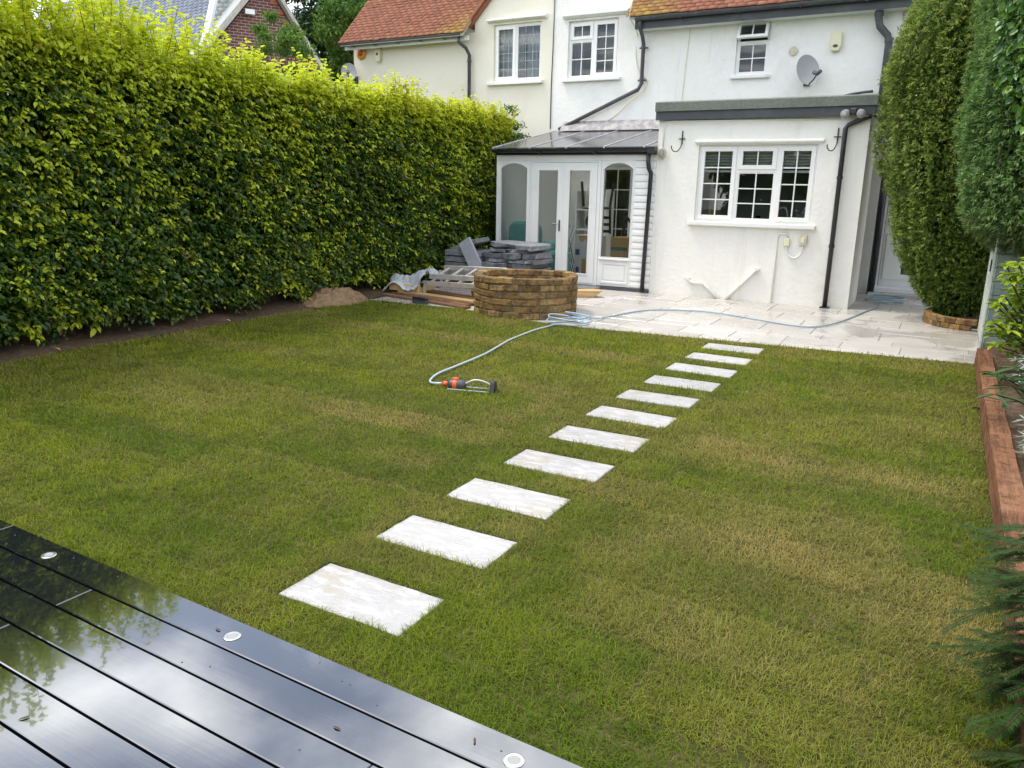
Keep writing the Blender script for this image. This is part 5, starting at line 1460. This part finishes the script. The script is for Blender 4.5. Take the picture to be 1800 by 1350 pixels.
# ================================================================== BED PLANTS
def whorl_shrub(name, label, cat, c, tips, m, L, W, per, young, up_=.5, stem_r=.006, flat=.3):
    t = thing(name, label, cat, c)
    mb = MB(); P, D, N, Y = [], [], [], []
    for tp in tips:
        p1 = Vector(tp); p0 = Vector(c)
        mid = p0.lerp(p1, .5) + Vector((0, 0, .06))
        mb.tube(smooth_path([p0, mid, p1], 4), stem_r, 5, caps=False)
        for (fr, pr_) in ((1, per), (.8, max(2, per // 2))):
            q = p0.lerp(p1, fr) if fr < 1 else p1
            a0 = random.random() * 6
            for k in range(pr_):
                a = a0 + 2 * math.pi * k / pr_ + random.uniform(-.2, .2)
                P.append(q); D.append((math.cos(a), math.sin(a), random.uniform(-flat, up_))); N.append((-.2 * math.cos(a), -.2 * math.sin(a), 1)); Y.append(young * random.uniform(.5, 1.1) * (1 if fr == 1 else .4))
    P, D, N = np.array([tuple(p) for p in P]), np.array(D), np.array(N) + .2 * rdir(len(P))
    n = len(P)
    V, F = leaf_arrays(P, D, N, L * (.7 + .5 * RNG.random(n)), W * (.7 + .5 * RNG.random(n)), .15, .25)
    foliage('leaves', m, t, V, F, 6, rnd=RNG.random(n), young=np.clip(Y, 0, 1))
    mb.build('stems', m_twig, t)
    return t
random.seed(31)
tips = [(random.uniform(.44, 1.25), random.uniform(7.5, 8.6), random.uniform(.30, 1.12)) for _ in range(115)]
whorl_shrub('choisya_shrub', 'lime green leafy shrub in front of the sage store', 'shrub', (.95, 8.1, .08), tips, m_choisya, .10, .055, 7, .8)
tips = [(random.uniform(.42, 1.0), random.uniform(5.7, 6.6), random.uniform(.25, .55)) for _ in range(16)]
whorl_shrub('hellebore', 'dark fingered-leaf plant leaning over the sleeper', 'plant', (.80, 6.2, .08), tips, m_hell, .17, .035, 6, 0, .15)
tips = [(random.uniform(.52, 1.15), random.uniform(8.6, 9.3), random.uniform(.35, .8)) for _ in range(20)]
whorl_shrub('leafy_perennial', 'dark narrow-leaved plant against the sage store front', 'plant', (.85, 8.95, .08), tips, m_hell, .16, .03, 6, 0, .3)
tips = [(random.uniform(.62, 1.1), random.uniform(6.9, 7.5), random.uniform(.16, .42)) for _ in range(46)]
whorl_shrub('silver_plant', 'pale silvery feathery plant beside the lime shrub', 'plant', (.85, 7.2, .08), tips, m_silver, .07, .016, 9, 0, .8)
tips = [(random.uniform(.56, .95), random.uniform(5.2, 5.7), random.uniform(.14, .30)) for _ in range(34)]
whorl_shrub('silver_plant', 'low grey-green plant nearer along the sleeper bed', 'plant', (.75, 5.45, .08), tips, m_silver, .09, .014, 8, 0, .6)
# yew sprigs close to the camera at the right edge
ys = thing('yew_sprigs', 'dark feathery yew sprigs reaching over the sleeper in the near right corner', 'yew', (.95, 2.5, .05))
mb = MB(); P, D, N = [], [], []
ends = [(.17, 2.72, .60), (.27, 2.68, .66), (.20, 2.6, .47), (.14, 2.70, .17), (.25, 2.52, .33), (.24, 2.42, .06), (.22, 2.58, .27), (.24, 2.66, .40)]
ends += [(random.uniform(.28, .70), random.uniform(2.2, 2.9), random.uniform(-.02, .74)) for _ in range(30)]
ends += [(.46 - .28 * random.random() ** 1.8, random.uniform(2.35, 2.95), random.uniform(-.05, .66)) for _ in range(62)]
for i, e in enumerate(ends):
    p1 = Vector(e); p0 = Vector((max(.8, e[0] + .3) + random.uniform(-.05, .05), 2.45 + random.uniform(-.15, .15), .15 + e[2] * .7))
    mid = p0.lerp(p1, .55) + Vector((random.uniform(-.04, .04), random.uniform(-.06, .06), random.uniform(.03, .12)))
    path = smooth_path([p0, mid, p1 + Vector((0, 0, random.uniform(-.04, .02)))], 10)
    mb.tube(path, [.003 - .002 * k / (len(path) - 1) for k in range(len(path))], 5, caps=False)
    runs = [path]
    for sfrac in (.25, .36, .46, .56, .66, .75, .84):
        q = path[int(sfrac * (len(path) - 1))]; dr = (path[-1] - q).normalized()
        sdv = dr.cross(Vector((0, 0, 1))).normalized() * random.choice((-1, 1))
        e2 = q + (dr * .8 + sdv * .6 + Vector((0, 0, random.uniform(-.35, .2)))) * random.uniform(.06, .17)
        pp = smooth_path([q, q.lerp(e2, .5) + Vector((0, 0, .01)), e2], 5)
        mb.tube(pp, .0018, 4, caps=False); runs.append(pp)
    for pp in runs:
        for k in range(len(pp) - 1):
            dr = (pp[k + 1] - pp[k]); ln = dr.length; dr.normalize()
            sdv = dr.cross(Vector((0, 0, 1))).normalized()
            m_ = max(1, int(ln / .0045))
            for q in range(m_):
                b = pp[k] + dr * ln * q / m_
                for s_ in (-1, 1):
                    P.append(tuple(b)); D.append(tuple(dr * .55 + sdv * s_ + Vector((0, 0, random.uniform(-.1, .25))))); N.append((random.uniform(-.2, .2), random.uniform(-.2, .2), 1))
P, D, N = map(np.array, (P, D, N)); n = len(P)
V, F = needle_arrays(P, D, N, .018 + .013 * RNG.random(n), .0042)
foliage('needles', mat('near_yew_needle', (.034, .074, .010), .65, .15, attr=(('rnd', (.03, .075, .022)),), transl=.15), ys, V, F, 4, rnd=RNG.random(n))
mb.build('stems', m_twig, ys)

# small litter on bed and lawn edge
for (x, y_, z, lb) in ((.44, 5.02, .06, 'tan fallen leaf on the turf beside the sleeper'), (-7.36, 6.3, .05, 'pale fallen leaf on the soil under the hedge'), (-7.36, 4.25, .05, 'pale fallen leaf on the soil near the left frame edge'), (.34, 6.85, .03, 'dark fallen leaf on the lawn by the far sleeper')):
    V, F = leaf_arrays(np.array([[x, y_, z]]), np.array([[1., .4, .1]]), np.array([[0, .2, 1.]]), .07, .045, .2, .2)
    o = npmesh('fallen_leaf', V, F, m_pine if 'dark' not in lb else m_bark)
    md = o.modifiers.new('thick', 'SOLIDIFY'); md.thickness = .0015
    tag(o, lb, 'leaf', 'fallen leaves')

for k, (u_, v_, lb) in enumerate(((1.62, .085, 'small dark curled leaf on the front deck board beside the middle light'), (2.75, .09, 'dark leaf scrap on the front deck board near the right light'), (1.55, .70, 'tiny dark twig scrap lying across a deck gap'), (2.35, .25, 'tiny leaf scrap on the second deck board'), (3.05, .06, 'tiny leaf scrap at the lawn edge of the deck'))):
    p = deckp(u_, v_, .0525)
    V, F = leaf_arrays(np.array([[p.x, p.y, p.z]]), np.array([[math.cos(k * 2.1), math.sin(k * 2.1), .15]]), np.array([[.1, .1, 1.]]), .030, .007, .25, .3)
    o = npmesh('leaf_scrap', V, F, m_bark)
    md = o.modifiers.new('thick', 'SOLIDIFY'); md.thickness = .001
    tag(o, lb, 'leaf', 'leaf scraps on the deck')

# ================================================================== FAR LEFT HOUSE
bh_ = thing('brick_house', 'dark brick gabled house with slate roofs beyond the hedge', 'house', (-20, 21, 0))
def brick_mat():
    m = bpy.data.materials.new('dark_brickwork'); m.use_nodes = True
    N, K = m.node_tree.nodes, m.node_tree.links
    bs = N['Principled BSDF']; tc = N.new('ShaderNodeTexCoord'); mp = N.new('ShaderNodeMapping'); mp.inputs['Rotation'].default_value = (R(-90), 0, 0)
    geo = N.new('ShaderNodeNewGeometry')
    rot = N.new('ShaderNodeVectorRotate'); rot.rotation_type = 'Z_AXIS'; rot.inputs['Angle'].default_value = R(-60)
    K.new(geo.outputs['Position'], rot.inputs['Vector']); K.new(rot.outputs[0], mp.inputs[0])
    b = N.new('ShaderNodeTexBrick'); b.inputs['Scale'].default_value = 1
    b.inputs['Brick Width'].default_value = .235; b.inputs['Row Height'].default_value = .086; b.inputs['Mortar Size'].default_value = .011
    b.inputs['Color1'].default_value = (.16, .055, .045, 1); b.inputs['Color2'].default_value = (.11, .05, .045, 1); b.inputs['Mortar'].default_value = (.34, .26, .23, 1)
    K.new(mp.outputs[0], b.inputs['Vector']); K.new(b.outputs['Color'], bs.inputs['Base Color']); bs.inputs['Roughness'].default_value = .9
    return m
m_dbrick = brick_mat()
m_quoin = mat('orange_quoin', (.50, .14, .07), .9, var=((6, (.38, .10, .06), .45, .6),))
th = R(60)
e = Vector((math.cos(th), math.sin(th), 0)); nrm = Vector((math.sin(th), -math.cos(th), 0))
A = Vector((-19.343, 19.0, 7.63)); Lp = Vector((-19.99, 17.88, 6.08)); Rp = Vector((-18.52, 20.43, 5.04))
sl_l = (A.z - Lp.z) / (A - Lp).xy.length; sl_r = (A.z - Rp.z) / (A - Rp).xy.length
def gp(s, z, d=0): return Vector((A.x, A.y, 0)) + e * s + nrm * d + Vector((0, 0, z))
zl, zr = 4.9, 4.0
sL, sR = -(A.z - zl) / sl_l, (A.z - zr) / sl_r
def face_prism(pts, d0, d1):
    mb = MB(); n = len(pts)
    vs = [gp(s, z, d0) for s, z in pts] + [gp(s, z, d1) for s, z in pts]
    return mb.add(vs, [tuple(range(n)), tuple(range(2 * n - 1, n - 1, -1))] + [(i, n + i, n + (i + 1) % n, (i + 1) % n) for i in range(n)])
face_prism([(sL, 0), (sR, 0), (sR, zr), (0, A.z), (sL, zl)], 0, -.3).build('gable_wall', m_dbrick, bh_)
# orange brick edging under the right barge
for k in range(14):
    f = k / 14
    s0, z0 = sR * f, A.z - sl_r * sR * f
    MB().bar(gp(s0 - .06 + .02, z0 - .30, .02), gp(s0 + .16, z0 - .30 - .02, .02), .03, .09).build('quoin', m_quoin, bh_)
for (s1, slp, nm) in ((sR, -sl_r, 1), (sL, sl_l, 0)):
    ext_ = 1.12
    p0, p1 = gp(0, A.z + .14, .18), gp(s1 * ext_, A.z + .14 - abs(slp * s1) * ext_, .18)
    MB().bar(p0, p1, .10, .30 if nm else .15, nrm).build('barge_board', m_barge, bh_)
    MB().bar(p0 + Vector((0, 0, .12)) - nrm * .10, p1 + Vector((0, 0, .12)) - nrm * .10, .06, .26 if nm else .18, nrm).build('barge_board', m_barge, bh_)
    # roof slope behind
    sl = MB(); off = Vector((0, 0, .10))
    q0, q1 = p0 + off - nrm * .1, p1 + off - nrm * .1
    bk = -nrm * 6
    sl.add([q0, q1, q1 + bk, q0 + bk, q0 + Vector((0, 0, .06)), q1 + Vector((0, 0, .06)), q1 + bk + Vector((0, 0, .06)), q0 + bk + Vector((0, 0, .06))],
           [(0, 3, 2, 1), (4, 5, 6, 7), (0, 1, 5, 4), (1, 2, 6, 5), (2, 3, 7, 6), (3, 0, 4, 7)])
    sl.build('gable_roof', m_slate2, bh_)
for s_, z_ in ((.72 * sR / 1.0 * .62, 0), (-.55, 0)):
    zz = A.z - (sl_r * s_ if s_ > 0 else -sl_l * s_) - .28
    MB().bar(gp(s_ - .14, zz, .14), gp(s_ + .14, zz, .14), .12, .14).build('purlin_end', m_upvc_dirty, bh_)
# pale slate slope left of the gable
th2 = R(30); ep = Vector((math.cos(th2), math.sin(th2), 0)); np_ = Vector((math.sin(th2), -math.cos(th2), 0))
o_ = Vector((A.x, A.y, 0)) + ep * -4.2 - np_ * .45
ax = Matrix(((ep.x, -np_.x, 0, o_.x), (ep.y, -np_.y, 0, o_.y), (0, 0, 1, 4.3), (0, 0, 0, 1)))
o2 = tiles('roof_slates', 1.62, 3.8, 0, 0, R(52), 6.2, m_slate2, bh_, tw=.30, ex=.20, seed=12, th=.012, axis=ax)
def slab_on(ax_, x0, x1, pitch, length, m, nm):
    vs = []
    for h in (-.03, -.12):
        for (x, s) in ((x0, -.05), (x1, -.05), (x1, length), (x0, length)):
            p = Vector((x, s * math.cos(pitch) - h * math.sin(pitch), s * math.sin(pitch) + h * math.cos(pitch)))
            vs.append(ax_ @ p)
    MB().add(vs, [(0, 1, 2, 3), (7, 6, 5, 4), (0, 4, 5, 1), (1, 5, 6, 2), (2, 6, 7, 3), (3, 7, 4, 0)]).build(nm, m, bh_)
slab_on(ax, 1.62, 3.8, R(52), 6.2, m_slate2, 'roof')
# blue slate wing further left
e2 = Vector((math.cos(R(-4)), math.sin(R(-4)), 0)); b2 = Vector((-e2.y, e2.x, 0))
rp = Vector((-22.15, 18.3, 4.4))
ax2 = Matrix(((e2.x, b2.x, 0, rp.x), (e2.y, b2.y, 0, rp.y), (0, 0, 1, rp.z), (0, 0, 0, 1)))
tiles('roof_slates', -17, 0, 0, 0, R(48), 7.0, m_slate, bh_, tw=.30, ex=.20, seed=14, th=.012, axis=ax2)
slab_on(ax2, -17, 0, R(48), 7.0, m_slate, 'roof')
MB().bar((-22.02, 18.30, 4.6), (-22.55, 20.4, 9.2), .26, .10, (0, -1, .4)).build('lead_hip', mat('white_lead', (.72, .73, .76), .5), bh_)
MB().box(-34, -22.4, 18.6, 19.0, 0, 4.5).build('wall', m_dbrick, bh_)

# ================================================================== TREES
def tree(name, label, c, crown, n, L, W, m, young, trunk_r, clumps=26, seed=1, cat='tree', gap=.55, needle=False):
    """crown: (cx,cy,cz,rx,ry,rz)"""
    t = thing(name, label, cat, c)
    r = np.random.default_rng(seed)
    cx, cy, cz, rx, ry, rz_ = crown
    cl = unit(r.normal(size=(clumps, 3))) * (r.random((clumps, 1)) ** .45)
    C_ = np.array([cx, cy, cz]) + cl * np.array([rx, ry, rz_])
    rad = gap * (.55 + .6 * r.random(clumps)) * min(rx, ry, rz_)
    idx = r.integers(0, clumps, n)
    off = unit(r.normal(size=(n, 3))) * (r.random((n, 1)) ** .5)
    P = C_[idx] + off * rad[idx][:, None] * np.array([1.15, 1.15, .75])
    D = r.normal(size=(n, 3)) + np.array([0, 0, -.3]); N = r.normal(size=(n, 3)) * .6 + np.array([0, 0, 1])
    Ln = L * (.6 + .8 * r.random(n))
    if needle: V, F = needle_arrays(P, D, N, Ln, W); per = 4
    else: V, F = leaf_arrays(P, D, N, Ln, W * (.6 + .8 * r.random(n)), .2, .2); per = 6
    foliage('crown', m, t, V, F, per, rnd=r.random(n), young=np.clip(young * (.3 + 1.2 * r.random(clumps))[idx] * r.random(n), 0, 1))
    mb = MB()
    base = Vector(c); top = Vector((cx, cy, cz + rz_ * .5))
    mb.tube([base, base.lerp(top, .5) + Vector((.1 * rx, 0, 0)), top], [trunk_r, trunk_r * .7, trunk_r * .15], 9, caps=False)
    for k in range(min(clumps, 22)):
        f = .35 + .5 * (k / clumps)
        p0 = base.lerp(top, f); p1 = Vector(C_[k])
        mb.tube([p0, p0.lerp(p1, .5) + Vector((0, 0, .08 * rz_)), p1], [trunk_r * .35, trunk_r * .2, trunk_r * .06], 5, caps=False)
    mb.build('trunk', m_bark, t, smooth=True)
    return t
tree('robinia_tree', 'feathery light green tree between slate gable and cream house', (-20.0, 25.0, 0), (-20.0, 25.0, 7.0, 2.6, 1.8, 3.2), 15000, .16, .09, m_tree, .8, .16, 34, 3, gap=.42)
tree('conifer_tree', 'dark conifer towering behind the light green tree', (-27.5, 32, 0), (-27.5, 32, 9.5, 6.5, 3.5, 7.5), 46000, .42, .10, m_fir, .5, .4, 130, 4, gap=.36, needle=True)
tree('broadleaf_tree', 'mid green tree filling the gap behind the conifer', (-22.5, 37, 0), (-22.5, 37, 8.5, 5.0, 3.5, 6.0), 11000, .38, .22, m_tree, .35, .4, 40, 5, gap=.5)
tree('ash_sapling', 'young feathery ash in front of the dark brick gable', (-13.2, 13.2, 0), (-13.1, 13.2, 4.35, .75, .6, .75), 3200, .10, .035, m_tree, .7, .03, 22, 6, gap=.34)
tree('buddleia_spray', 'wispy shrub sprouting between hedge end and conservatory roof', (-7.75, 14.0, 0), (-7.72, 13.95, 2.75, .30, .30, .45), 900, .06, .025, m_tree, .9, .02, 12, 9, cat='shrub', gap=.4)
# trees at the end of the garden, behind the camera (mirrored in the panes)
for k, (x, y_, h, r_, lb) in enumerate(((-7.5, -12, 5.5, 3.2, 'left broad tree behind the deck'), (-1.0, -14, 6.0, 3.6, 'middle broad tree behind the deck'), (5.5, -12, 5.2, 3.4, 'right broad tree behind the deck'))):
    tree('garden_tree', lb, (x, y_, 0), (x, y_, h * .62, r_, 2.2, h * .55), 7000, .34, .2, m_tree, .3, .22, 30, 20 + k, gap=.5)
